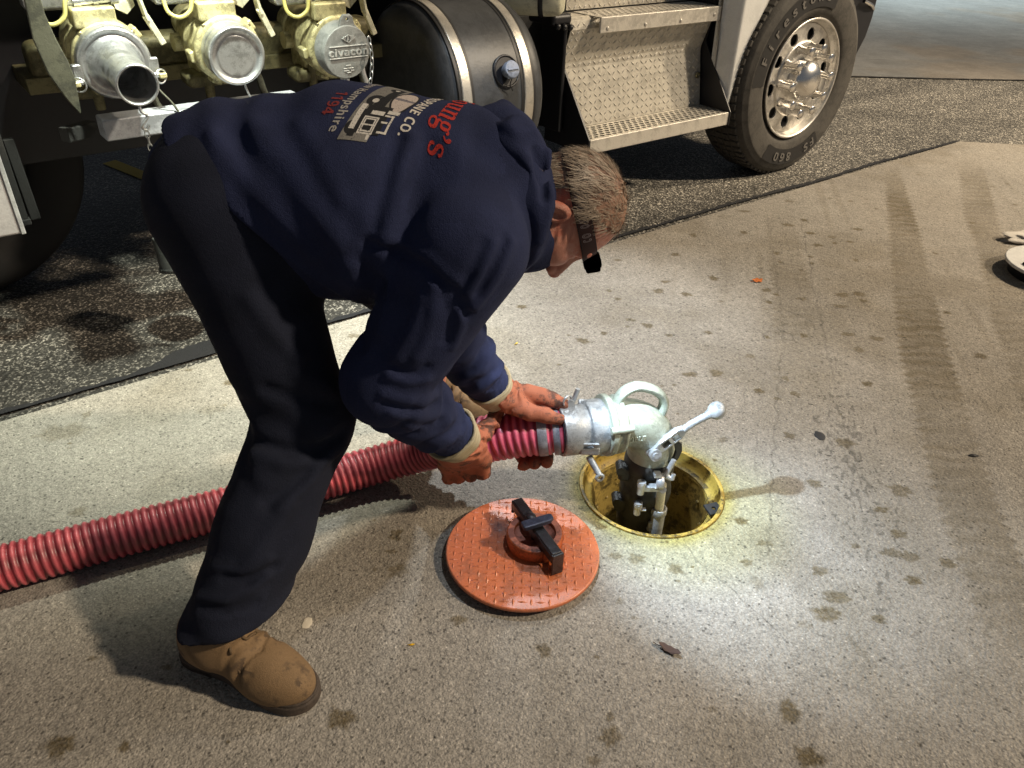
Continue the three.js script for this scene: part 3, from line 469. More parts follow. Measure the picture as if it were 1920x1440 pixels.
// ---- three bottom-loading outlets
function valve(u, y, z) {
  const v = group('outlet_valve', truck, [u, y, z]); v.rotation.x = 0.10; v.scale.setScalar(0.93);
  mesh('valve_body', merge([turned([[0.06, -0.45], [0.075, -0.36], [0.092, -0.30], [0.096, -0.22], [0.104, -0.205], [0.104, -0.175], [0.096, -0.165], [0.098, -0.13]], 48), box(0.10, 0.16, 0.14, -0.01, -0.06, -0.28, 0.02), rod([-0.12, -0.02, -0.26], [0.12, -0.02, -0.26], 0.03)]), M.brass, v);
  mesh('clamp_ring', merge([turned([[0.098, -0.13], [0.112, -0.125], [0.113, -0.105], [0.106, -0.098], [0.107, -0.07], [0.112, -0.066], [0.112, -0.048], [0.100, -0.042], [0.09, -0.042]], 56), ...[0.5, 1.75, 2.75, 3.9, 5.3].map((a) => box(0.036, 0.020, 0.05, 0, 0.116, -0.095, 0.006).rotateZ(a))]), M.brass, v);
  for (let i = 0; i < 5; i++) { const a = [0.75, 2.3, 3.4, 4.2, 5.6][i]; mesh('bolt', i ? v.getObjectByName('bolt').geometry : turned([[0.0095, -0.02], [0.0095, 0.004], [0.006, 0.007], [0.0005, 0.007]], 6), M.bolt, v).position.set(0.106 * Math.cos(a), 0.106 * Math.sin(a), -0.052); }
  const act = mesh('actuator', box(0.125, 0.058, 0.075, -0.020, 0.122, -0.085, 0.008), M.brass, v);
  mesh('air_fitting', merge([rod([-0.035, 0.186, -0.085], [0.05, 0.190, -0.085], 0.014, 0.014, 14), rod([-0.055, 0.185, -0.085], [-0.035, 0.186, -0.085], 0.018, 0.018, 6), rod([0.0, 0.188, -0.085], [0.014, 0.188, -0.085], 0.0185, 0.0185, 6), rod([0.05, 0.190, -0.085], [0.075, 0.19, -0.085], 0.020, 0.016, 6), box(0.14, 0.10, 0.08, -0.11, 0.20, -0.17, 0.015)]).translate(-0.01, -0.022, 0), M.zinc, act);
  mesh('air_hose', tube([[-0.055, 0.19, -0.085], [-0.085, 0.17, -0.075], [-0.10, 0.125, -0.07], [-0.135, 0.105, -0.075], [-0.165, 0.12, -0.085], [-0.17, 0.17, -0.10], [-0.15, 0.23, -0.12]], 0.0065, 40, 10), M.hoseYellow, v);
  const lever = mesh('lever', plate([[0.020, 0.36], [0.085, 0.36], [0.118, 0.135], [0.090, 0.110], [0.058, 0.128], [0.045, 0.20]], 0.008, 0.002).translate(0, 0, -0.115), M.cream, v);
  mesh('lever_flange', merge([box(0.010, 0.30, 0.040, 0, 0, 0, 0.003).rotateZ(0.21).translate(0.112, 0.24, -0.10), box(0.020, 0.10, 0.020, 0, 0, 0, 0.004).rotateZ(0.42).translate(0.158, 0.065, -0.095)]), M.cream, lever);
  const foot = mesh('latch_arm', merge([tube([[0.085, -0.07, -0.10], [0.10, -0.11, -0.10], [0.112, -0.16, -0.09], [0.135, -0.20, -0.08]], 0.013, 20, 8).scale(1, 1, 0.6), box(0.06, 0.014, 0.03, 0.15, -0.206, -0.05, 0.004), box(0.04, 0.05, 0.02, 0.115, -0.065, -0.09, 0.006)]), M.olive, v);
  mesh('drain_stub', merge([rod([-0.035, -0.10, -0.20], [-0.035, -0.20, -0.20], 0.018, 0.016, 14), box(0.22, 0.05, 0.10, 0, -0.14, -0.24, 0.02)]), M.brassDark, v);
  return v;
}
const v1 = valve(0.528, 0.905, -0.03), v2 = valve(0.873, 0.903, -0.02), v3 = valve(1.247, 0.880, -0.02);
{
  const a = mesh('hose_adapter', merge([turned([[0.096, -0.05], [0.108, -0.040], [0.110, -0.005], [0.104, 0.004], [0.094, 0.006], [0.090, -0.002], [0.080, 0.004], [0.070, 0.018], [0.064, 0.05], [0.060, 0.075]], 64), turned([[0.060, 0.07], [0.0615, 0.085], [0.0575, 0.092], [0.0575, 0.13], [0.0605, 0.137], [0.0575, 0.145], [0.0565, 0.205], [0.061, 0.212], [0.061, 0.224], [0.056, 0.228], [0.0525, 0.222], [0.0525, 0.02], [0.0005, 0.018]], 64)]), M.zinc, v1);
  for (const s of [-1, 1]) {
    const ear = mesh('cam_arm', merge([box(0.030, 0.052, 0.020, s * 0.112, -0.018, -0.005, 0.005), rod([s * 0.105, -0.045, 0.004], [s * 0.125, -0.045, 0.004], 0.008)]), M.zinc, a);
    mesh('pull_ring', new THREE.TorusGeometry(0.021, 0.0028, 8, 32).rotateY(s * 0.5).translate(s * 0.122, -0.045, 0.022), M.zinc, a);
    mesh('key', box(0.024, 0.016, 0.014, s * 0.128, -0.043, 0.022, 0.004), M.brass, a);
  }
  const tintOrCap = mesh('dust_cap', merge([turned([[0.094, -0.05], [0.094, -0.02], [0.0915, -0.016], [0.0935, -0.010], [0.0955, 0.022], [0.094, 0.031], [0.088, 0.034], [0.083, 0.031], [0.080, 0.018], [0.064, 0.018], [0.062, 0.0215], [0.058, 0.021], [0.0005, 0.0225]], 64)]), M.zinc, v2);
  mesh('chain_stub', tube([[0.02, -0.09, 0.0], [0.03, -0.13, 0.005], [0.045, -0.17, 0.01]], 0.004, 14, 6), M.zinc, tintOrCap);
  const cap = mesh('vapor_cap', merge([turned([[0.094, -0.05], [0.098, -0.02], [0.092, -0.016], [0.092, 0.022], [0.0885, 0.030], [0.0005, 0.031]], 64), plate([[-0.03, 0.07], [0.042, 0.072], [0.030, 0.118], [0.020, 0.126], [-0.006, 0.126], [-0.018, 0.112]], 0.014, 0.004, [circle(0.004, 12, 0.008, 0.11)]).translate(0, 0, 0.022)]), M.greyCast, v3);
  const bright = worn([0.62, 0.63, 0.63], 0.4, 0.5, 0.2, 6);
  mesh('raised_name', merge([letters('civacon', 0.026, 0.005).scale(1.22, 0.95, 1).translate(0.004, 0.004, 0.030), box(0.150, 0.0035, 0.005, 0.004, 0.024, 0.032, 0.001), box(0.150, 0.0035, 0.005, 0.004, -0.016, 0.032, 0.001), letters('o p w', 0.013, 0.005).scale(0.9, 1.2, 1).translate(0.004, 0.048, 0.030), ...[[-0.6, -0.6], [0.6, 0.6]].map(([p]) => plate([[0, 0.017], [0.026, 0.004], [0, -0.012], [-0.026, 0.004]], 0.003, 0.0005, [[[0, 0.014], [0.021, 0.004], [0, -0.009], [-0.021, 0.004]]]).translate(0.004 + 0.0002 * p, 0.046, 0.034 + 0.0004 * p))]), bright, cap);
  mesh('small_print', merge([[0, -0.044, 0.020], [-0.012, -0.054, 0.016], [0.010, -0.054, 0.022], [-0.008, -0.062, 0.022], [0.016, -0.062, 0.014], [0.002, -0.069, 0.018]].map(([x, y, w]) => box(w, 0.0038, 0.003, x, y, 0.0315, 0.001))), bright, cap);
  mesh('rear_handle', merge([box(0.034, 0.09, 0.016, 0.0, -0.13, 0.0, 0.006), new THREE.SphereGeometry(0.012, 16, 12).translate(0, -0.098, 0.012)]), M.galv, cap);
  mesh('side_rod', tube([[0.07, -0.055, 0.0], [0.08, -0.10, 0.0], [0.11, -0.16, 0.0]], 0.010, 20, 8), M.galv, cap);
  // chains: every link its own oval
  const link = new THREE.TorusGeometry(0.0085, 0.0023, 8, 18).scale(0.72, 1.45, 1);
  function chain(name, parent, pts, n) {
    const c = group(name, parent), curve = new THREE.CatmullRomCurve3(pts.map((p) => V(...p)));
    for (let i = 0; i < n; i++) { const t = (i + 0.5) / n, l = mesh('link', link, M.zinc, c); l.position.copy(curve.getPointAt(t)); l.quaternion.setFromUnitVectors(V(0, 1, 0), curve.getTangentAt(t).normalize()); l.rotateY(i % 2 ? 1.25 : -0.25); }
    return c;
  }
  const hook = [[0.522, 0.832, 0.165], [0.524, 0.812, 0.170], [0.537, 0.800, 0.170], [0.525, 0.784, 0.170], [0.517, 0.772, 0.168], [0.527, 0.762, 0.166], [0.537, 0.774, 0.166]];
  const c1 = chain('chain', truck, [[0.527, 0.757, 0.160], [0.531, 0.72, 0.145], [0.534, 0.66, 0.12], [0.538, 0.55, 0.10], [0.535, 0.45, 0.09], [0.532, 0.335, 0.085]], 19);
  mesh('hook', tube(hook, 0.0042, 40, 8), M.zinc, c1);
  chain('chain', truck, [[1.318, 0.925, 0.03], [1.325, 0.87, 0.03], [1.318, 0.80, 0.03], [1.30, 0.75, 0.03]], 8);
  const hung = group('hanging_cap', truck, [0.575, 0.32, -0.02]);
  mesh('cap_shell', merge([turned([[0.0005, -0.05], [0.06, -0.05], [0.066, -0.045], [0.066, 0.05], [0.07, 0.052], [0.07, 0.066], [0.06, 0.066], [0.058, -0.04]], 40).rotateX(Math.PI / 2 - 0.2)]), worn([0.10, 0.105, 0.10], 0.6, 0.3, 0.3, 6), hung);
  // work lamps above the outlets and the tank, over the top edge of the picture
  const glow = mat([0.8, 0.8, 0.75], 0.4); glow.emissive.setRGB(1, 1, 0.9); glow.emissiveIntensity = 6;
  for (const at of WORK) {
    const lamp = group('work_lamp', truck, at);
    mesh('lamp_housing', merge([turned([[0.05, 0.0], [0.052, 0.02], [0.03, 0.07], [0.0005, 0.075]], 32).rotateX(-Math.PI / 2), box(0.03, 0.03, 0.6, 0, 0.06, -0.3, 0.005)]), M.black, lamp);
    mesh('lamp_lens', turned([[0.0005, 0], [0.046, 0], [0.046, 0.004]], 32).rotateX(-Math.PI / 2).translate(0, -0.002, 0), glow, lamp);
  }
}
{ // lamp of the forecourt canopy, out of the picture to the right
  const glow = mat([0.8, 0.75, 0.65], 0.5); glow.emissive.setRGB(1, 0.85, 0.62); glow.emissiveIntensity = 8;
  CANOPY.forEach((at, i) => {
    const l = thing('canopy_light', ['square warm canopy lamp glowing high over the far end of the slab', 'square cool-white canopy lamp glowing over the far apron'][i], 'lamp', at);
    mesh('lamp_housing', box(0.5, 0.12, 0.5, 0, 0.08, 0, 0.02), M.white, l); mesh('lamp_pole', rod([1.4, -at[1], -0.3], [1.4, 0.2, -0.3], 0.06, 0.05), M.galv, l); mesh('lamp_arm', rod([1.4, 0.15, -0.3], [0, 0.12, 0], 0.035), M.galv, l);
    mesh('lamp_lens', box(0.4, 0.01, 0.4, 0, 0.0, 0, 0.003), glow, l);
  });
}

// ------------------------------------------------------------------ fill port, elbow, hose, cover
const paintYellow = worn([0.42, 0.285, 0.05], 0.55, 0, 0.78, 7), grime = worn([0.40, 0.285, 0.075], 0.55, 0, 0.72, 7, { clearcoat: 0.35, clearcoatRoughness: 0.35 }), pitBlack = mat([0.008, 0.007, 0.006], 0.5);
{
  const port = thing('fill_port', 'round yellow-rimmed fill port sunk in the concrete, its lid off', 'fill port', [PORT[0], 0, PORT[1]]);
  const ring = (prof, n = 96) => new THREE.LatheGeometry(prof.map(([r, y]) => new THREE.Vector2(r, y)), n);
  mesh('rim', ring([[0.197, -0.02], [0.197, 0.004], [0.195, 0.006], [0.188, 0.006], [0.186, 0.004], [0.184, -0.012], [0.180, -0.018]]), paintYellow, port);
  mesh('ledge', ring([[0.181, -0.014], [0.176, -0.030], [0.162, -0.034], [0.159, -0.038]]), paintYellow, port);
  mesh('bucket', ring([[0.1605, -0.030], [0.158, -0.055], [0.150, -0.10], [0.148, -0.20], [0.146, -0.27], [0.10, -0.285], [0.0005, -0.285]]), grime, port);
  mesh('pit_floor', ring([[0.118, -0.279], [0.0005, -0.278]], 48), pitBlack, port);
  mesh('lug', merge([plate([[-0.022, -0.02], [0.022, -0.02], [0.020, 0.02], [-0.020, 0.02]], 0.008, 0.002, [circle(0.006, 14)]).rotateX(-Math.PI / 2 - 0.0).rotateY(0.35).translate(0.160, -0.006, 0.068)]), M.frame, port);
  const debris = []; for (let i = 0; i < 60; i++) { const a = rnd() * 6.28, r = 0.149 + 0.003 * rnd(), y = -0.07 - 0.17 * rnd(); debris.push(new THREE.IcosahedronGeometry(0.0025 + 0.0045 * rnd(), 0).scale(1, 0.8, 1).translate(Math.cos(a) * r, y, Math.sin(a) * r)); }
  mesh('crust', merge(debris), grime, port, true);
}
const E0 = [0.2, 0.262, -1.537], EX = 0.9602, EZ = -0.2793;      // axis of the coupling: from the hose end towards the port
const onAxis = (s, y = 0.262) => [E0[0] + EX * s, y, E0[2] + EZ * s];
{
  const base = [0.365, 0, -1.585], el = thing('drop_elbow', 'pale green-grey drop elbow with ball-ended lever coupling the hose to the port', 'pipe elbow', base);
  const put = (name, g, m, parent = el) => mesh(name, g.translate(-base[0], -base[1], -base[2]), m, parent);
  const pale = worn([0.38, 0.41, 0.33], 0.45, 0.2, 0.30, 6), alu = worn([0.42, 0.435, 0.44], 0.42, 0.4, 0.4, 6), dark = worn([0.045, 0.045, 0.042], 0.5, 0.3, 0.5, 6), steel = worn([0.55, 0.56, 0.57], 0.34, 0.7, 0.25, 6);
  const lathe = (prof, n = 56) => turned(prof, n).applyQuaternion(new THREE.Quaternion().setFromUnitVectors(V(0, 0, 1), V(EX, -0.01, EZ).normalize()));
  const ax = (prof) => lathe(prof).translate(...E0);
  const coupler = group('cam_coupler', el);
  put('shank', ax([[0.055, -0.085], [0.0625, -0.084], [0.0635, -0.045], [0.0600, -0.040], [0.0605, -0.018]]), alu, coupler);
  put('coupler_body', ax([[0.061, -0.020], [0.067, -0.016], [0.0685, 0.0], [0.0685, 0.022], [0.0665, 0.026], [0.0665, 0.032], [0.062, 0.034]]), alu, coupler);
  put('flange', ax([[0.062, 0.024], [0.076, 0.026], [0.078, 0.030], [0.078, 0.040], [0.076, 0.044], [0.068, 0.046], [0.068, 0.060], [0.0735, 0.062], [0.0735, 0.070], [0.064, 0.073], [0.060, 0.078]]), pale);
  for (const a of [1.15, -1.25, 2.9]) put('bolt_tube', rod([0, Math.cos(a) * 0.074, Math.sin(a) * 0.074], [0.056, Math.cos(a) * 0.074, Math.sin(a) * 0.074], 0.0095, 0.0095, 16).rotateY(Math.atan2(-EZ, EX)).translate(...onAxis(0.022)), pale);
  const knob = (t) => [onAxis(0.004)[0], 0, 0] && t;
  put('cam_arm', merge([rod([0.192, 0.218, -1.475], [0.219, 0.180, -1.452], 0.0085, 0.0075, 14), new THREE.TorusGeometry(0.0085, 0.0040, 10, 20).rotateY(0.3).translate(0.2205, 0.173, -1.4505), box(0.05, 0.022, 0.022, 0.192, 0.238, -1.476, 0.006).rotateY(0), box(0.046, 0.004, 0.006, 0.190, 0.262, -1.4665, 0.001)]), alu, coupler);
  put('cam_arm', merge([rod([0.150, 0.300, -1.575], [0.162, 0.345, -1.578], 0.006, 0.006, 12), box(0.05, 0.02, 0.02, 0.190, 0.30, -1.58, 0.005)]), alu, coupler);
  put('pull_ring', new THREE.TorusGeometry(0.013, 0.0028, 8, 26).rotateY(0.7).translate(0.134, 0.342, -1.53), steel, coupler);
  put('ring_lug', plate([[-0.008, 0], [0.014, 0], [0.010, 0.022], [0.0, 0.030], [-0.006, 0.022]], 0.006, 0.001).rotateY(0.3).translate(0.142, 0.318, -1.526), alu, coupler);
  // the bend: swept tube from the coupling down into the port
  const arc = []; for (let i = 0; i <= 14; i++) { const a = i / 14 * Math.PI / 2, R = 0.098; arc.push([...onAxis(0.172 - R + R * Math.sin(a), 0.262 - R + R * Math.cos(a))]); }
  const path = [onAxis(0.03), onAxis(0.055), ...arc, [0.3652, 0.14, -1.585], [0.3652, 0.11, -1.585]];
  put('elbow_body', tube(path, 0.0605, 60, 40), pale);
  put('cast_name', letters('DOUBLE', 0.013, 0.004).rotateY(0.28).translate(0.296, 0.268, -1.501).translate(0.0, -0.012, 0.003), pale);
  const vert = (prof, n = 56) => new THREE.LatheGeometry(prof.map(([r, y]) => new THREE.Vector2(r, y)), n).translate(0.3652, 0, -1.585);
  const low = group('lower_coupler', el);
  put('coupler_barrel', vert([[0.058, 0.15], [0.0635, 0.14], [0.0655, 0.125], [0.0655, 0.108], [0.0615, 0.100], [0.0615, 0.055], [0.067, 0.048], [0.069, 0.03], [0.067, 0.012], [0.063, 0.004], [0.0625, -0.05], [0.066, -0.056], [0.066, -0.085], [0.0605, -0.095], [0.0605, -0.19], [0.070, -0.20], [0.070, -0.24], [0.05, -0.27]]), dark, low);
  for (const y of [0.098, -0.01]) put('side_ear', merge([box(0.036, 0.05, 0.034, 0.302, y, -1.568, 0.012), rod([0.290, y + 0.012, -1.585], [0.290, y + 0.012, -1.55], 0.013)]), dark, low);
  put('base_lug', box(0.06, 0.06, 0.05, 0.40, -0.15, -1.55, 0.016), dark, low);
  for (const [x, y, arm] of [[0.337, 0.100, 1], [0.336, 0.030, 0]]) put('clamp_bolt', merge([rod([x, y - 0.022, -1.506], [x, y + 0.006, -1.506], 0.0095), rod([x, y + 0.004, -1.506], [x, y + 0.013, -1.506], 0.0125, 0.0125, 6), rod([x, y + 0.013, -1.506], [x, y + 0.017, -1.506], 0.011), ...(arm ? [box(0.050, 0.016, 0.010, x + 0.024, y - 0.005, -1.506, 0.002).rotateY(0), box(0.026, 0.004, 0.018, x + 0.032, y + 0.004, -1.505, 0.001)] : [box(0.016, 0.004, 0.012, x + 0.014, y - 0.006, -1.505, 0.001)])]), steel, low);
  // carrying loop, ball-ended lever in a fork, and the linkage below it
  const loop = [[0.258, 0.280, -1.555], [0.256, 0.318, -1.556], [0.270, 0.350, -1.559], [0.296, 0.364, -1.566], [0.330, 0.357, -1.575], [0.364, 0.334, -1.585], [0.379, 0.308, -1.589], [0.376, 0.276, -1.589], [0.358, 0.248, -1.584]];
  const curve = new THREE.CatmullRomCurve3(loop.map((p) => V(...p))), lg = new THREE.TubeGeometry(curve, 60, 0.0115, 14), lp = lg.attributes.position;
  for (let i = 0; i < lp.count; i++) { const c = curve.getPointAt(Math.min(1, Math.floor(i / 15) / 60)), dx = lp.getX(i) - c.x, dz = lp.getZ(i) - c.z, s = dx * 0.279 + dz * 0.960; lp.setXYZ(i, lp.getX(i) + 0.279 * s * 0.5, lp.getY(i), lp.getZ(i) + 0.960 * s * 0.5); }
  lg.computeVertexNormals();
  put('carry_loop', lg, pale);
  put('loop_foot', merge([rod([0.235, 0.296, -1.548], [0.27, 0.29, -1.556], 0.014, 0.012)]), pale);
  const lever = group('lever', el);
  put('pivot_pin', merge([rod([0.345, 0.192, -1.545], [0.358, 0.205, -1.506], 0.0135), rod([0.358, 0.205, -1.506], [0.3605, 0.207, -1.4985], 0.0155), rod([0.3605, 0.207, -1.4985], [0.3615, 0.208, -1.4955], 0.008)]), steel, lever);
  const ux = 0.795, uy = 0.592, fork = (s, w) => [0.362 + s * ux - w * uy, 0.208 + s * uy + w * ux];
  put('lever_fork', plate([fork(-0.012, 0), fork(-0.008, -0.010), fork(0.02, -0.0165), fork(0.074, -0.0165), fork(0.09, -0.008), fork(0.09, 0.008), fork(0.074, 0.0165), fork(0.02, 0.0165), fork(-0.008, 0.010)], 0.018, 0.003, [[fork(0.022, -0.0085), fork(0.042, -0.0085), fork(0.042, 0.0085), fork(0.022, 0.0085)], [fork(0.053, -0.0085), fork(0.070, -0.0085), fork(0.070, 0.0085), fork(0.053, 0.0085)]]).rotateY(0.28).translate(0.362 - (0.362 * Math.cos(0.28) - 1.512 * 0), 0, 0).translate(0, 0, -1.512 + 0.362 * Math.sin(0.28)), steel, lever);
  put('lever_rod', tube([[0.424, 0.265, -1.531], [0.442, 0.279, -1.536], [0.462, 0.291, -1.541], [0.482, 0.301, -1.546], [0.492, 0.306, -1.549]], 0.0095, 24, 16), alu, lever);
  put('ball', merge([new THREE.SphereGeometry(0.0225, 32, 24).translate(0.5025, 0.312, -1.5515), rod([0.478, 0.300, -1.545], [0.492, 0.307, -1.549], 0.010, 0.014)]), alu, lever);
  const link = group('linkage', el);
  put('link_plate', plate([[0.0, 0.0], [0.012, -0.004], [0.026, -0.018], [0.030, -0.040], [0.024, -0.062], [0.010, -0.080], [0.0, -0.078], [0.010, -0.058], [0.013, -0.038], [0.008, -0.022]], 0.010, 0.002).rotateY(0.28).translate(0.405, 0.233, -1.530), dark, link);
  put('link_rod', merge([rod([0.412, 0.178, -1.522], [0.396, 0.132, -1.515], 0.0065), rod([0.396, 0.132, -1.515], [0.412, 0.122, -1.515], 0.0075), rod([0.412, 0.122, -1.515], [0.416, 0.136, -1.517], 0.008, 0.006)]), steel, link);
  put('yoke', merge([turned([[0.013, -0.011], [0.022, -0.009], [0.023, 0.0], [0.022, 0.009], [0.013, 0.011]], 28).rotateY(0.28 + 1.2).translate(0.384, 0.112, -1.515), box(0.018, 0.012, 0.02, 0.374, 0.137, -1.512, 0.003), rod([0.39, 0.094, -1.508], [0.392, 0.098, -1.498], 0.009)]), steel, link);
  put('stem', rod([0.392, 0.10, -1.519], [0.396, 0.006, -1.522], 0.012, 0.012, 24), M.cream, link);
  put('sleeve', merge([new THREE.LatheGeometry([[0.0135, 0.0], [0.0175, 0.002], [0.0205, 0.0], [0.0205, -0.016], [0.0175, -0.020], [0.0175, -0.14]].map(([r, y]) => new THREE.Vector2(r, y)), 32).translate(0.397, 0.014, -1.523), box(0.016, 0.03, 0.012, 0.381, -0.045, -1.518, 0.004), rod([0.374, -0.05, -1.516], [0.379, -0.058, -1.516], 0.006)]), alu, link);
}
{
  // ---- suction hose: a soft red wall wound on a stiff helix
  function wound(pts, r, pitch, ripple, len, tint, turns = 30) {
    const curve = new THREE.CatmullRomCurve3(pts.map((p) => V(...p)), false, 'centripetal'), L = curve.getLength(), n = Math.ceil(L / pitch * 10), pos = [], nor = [], col = [], uv = [], idx = [];
    let N = V(0, 1, 0);
    for (let i = 0; i <= n; i++) {
      const t = i / n, c = curve.getPointAt(t), T = curve.getTangentAt(t); N.addScaledVector(T, -N.dot(T)).normalize(); const B = T.clone().cross(N);
      for (let k = 0; k <= turns; k++) {
        const a = k / turns * 2 * Math.PI, ph = ((t * L + 0.006 * noise2(t * L * 9, 2, 5)) / pitch - a / (2 * Math.PI)) * 2 * Math.PI, w = Math.pow(0.5 + 0.5 * Math.cos(ph), 0.75), rr = r - ripple * (1 - w), d = N.clone().multiplyScalar(Math.cos(a)).addScaledVector(B, Math.sin(a));
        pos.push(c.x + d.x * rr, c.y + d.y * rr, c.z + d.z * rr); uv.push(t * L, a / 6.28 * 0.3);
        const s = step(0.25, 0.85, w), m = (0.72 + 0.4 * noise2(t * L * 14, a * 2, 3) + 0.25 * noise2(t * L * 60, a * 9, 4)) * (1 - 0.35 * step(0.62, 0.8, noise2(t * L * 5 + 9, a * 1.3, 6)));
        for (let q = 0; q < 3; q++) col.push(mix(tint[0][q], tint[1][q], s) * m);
      }
    }
    for (let i = 0; i < n; i++) for (let k = 0; k < turns; k++) { const a = i * (turns + 1) + k, b = a + turns + 1; idx.push(a, b, a + 1, b, b + 1, a + 1); }
    const g = new THREE.BufferGeometry(); g.setAttribute('position', new THREE.Float32BufferAttribute(pos, 3)); g.setAttribute('uv', new THREE.Float32BufferAttribute(uv, 2)); g.setAttribute('color', new THREE.Float32BufferAttribute(col, 3)); g.setIndex(idx); g.computeVertexNormals(); return g;
  }
  const pvc = new THREE.MeshPhysicalMaterial({ vertexColors: true, roughness: 0.46, clearcoat: 0.25, clearcoatRoughness: 0.3 }); pvc.bumpMap = repeat(smudge, 6); pvc.bumpScale = 0.0012;
  const hose = thing('fuel_hose', 'ribbed red suction hose with grey tape near its coupling, held by the man', 'hose', [-0.444, 0, -1.568]);
  const off = (g) => g.translate(0.444, 0, 1.568);
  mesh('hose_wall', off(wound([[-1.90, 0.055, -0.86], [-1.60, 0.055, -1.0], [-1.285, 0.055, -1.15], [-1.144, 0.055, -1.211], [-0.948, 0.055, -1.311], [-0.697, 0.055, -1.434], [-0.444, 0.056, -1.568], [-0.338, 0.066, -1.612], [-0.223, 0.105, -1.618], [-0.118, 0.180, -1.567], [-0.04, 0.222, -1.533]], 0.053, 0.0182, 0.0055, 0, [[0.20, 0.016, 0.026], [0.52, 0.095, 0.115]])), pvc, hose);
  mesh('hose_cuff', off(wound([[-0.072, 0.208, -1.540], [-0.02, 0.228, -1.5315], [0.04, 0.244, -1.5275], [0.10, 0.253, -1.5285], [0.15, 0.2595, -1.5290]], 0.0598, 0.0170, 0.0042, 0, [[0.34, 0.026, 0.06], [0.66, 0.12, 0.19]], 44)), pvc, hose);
  mesh('cuff_end', off(turned([[0.045, 0.01], [0.0585, 0.002], [0.0595, 0.006], [0.0575, 0.012]], 44).applyQuaternion(new THREE.Quaternion().setFromUnitVectors(V(0, 0, 1), V(0.93, 0.36, 0.1).normalize())).translate(-0.073, 0.2075, -1.541)), mat([0.06, 0.005, 0.012], 0.3), hose);
  const tape = worn([0.34, 0.35, 0.40], 0.45, 0.15, 0.35, 6);
  for (const [x, w] of [[0.078, 0.024], [0.112, 0.017]]) mesh('tape_band', off(turned([[0.058, -w / 2], [0.0612, -w / 2 + 0.001], [0.0616, 0], [0.0612, w / 2 - 0.001], [0.058, w / 2]], 48).applyQuaternion(new THREE.Quaternion().setFromUnitVectors(V(0, 0, 1), V(0.99, 0.13, -0.02).normalize())).translate(x, 0.2497 + (x - 0.078) * 0.13, -1.5283)), tape, hose);
  mesh('end_clamp', off(turned([[0.056, -0.004], [0.0632, -0.003], [0.0632, 0.003], [0.056, 0.004]], 48).applyQuaternion(new THREE.Quaternion().setFromUnitVectors(V(0, 0, 1), V(0.99, 0.08, -0.1).normalize())).translate(0.128, 0.2575, -1.5275)), worn([0.10, 0.09, 0.12], 0.5, 0.4, 0.5, 8), hose);
}
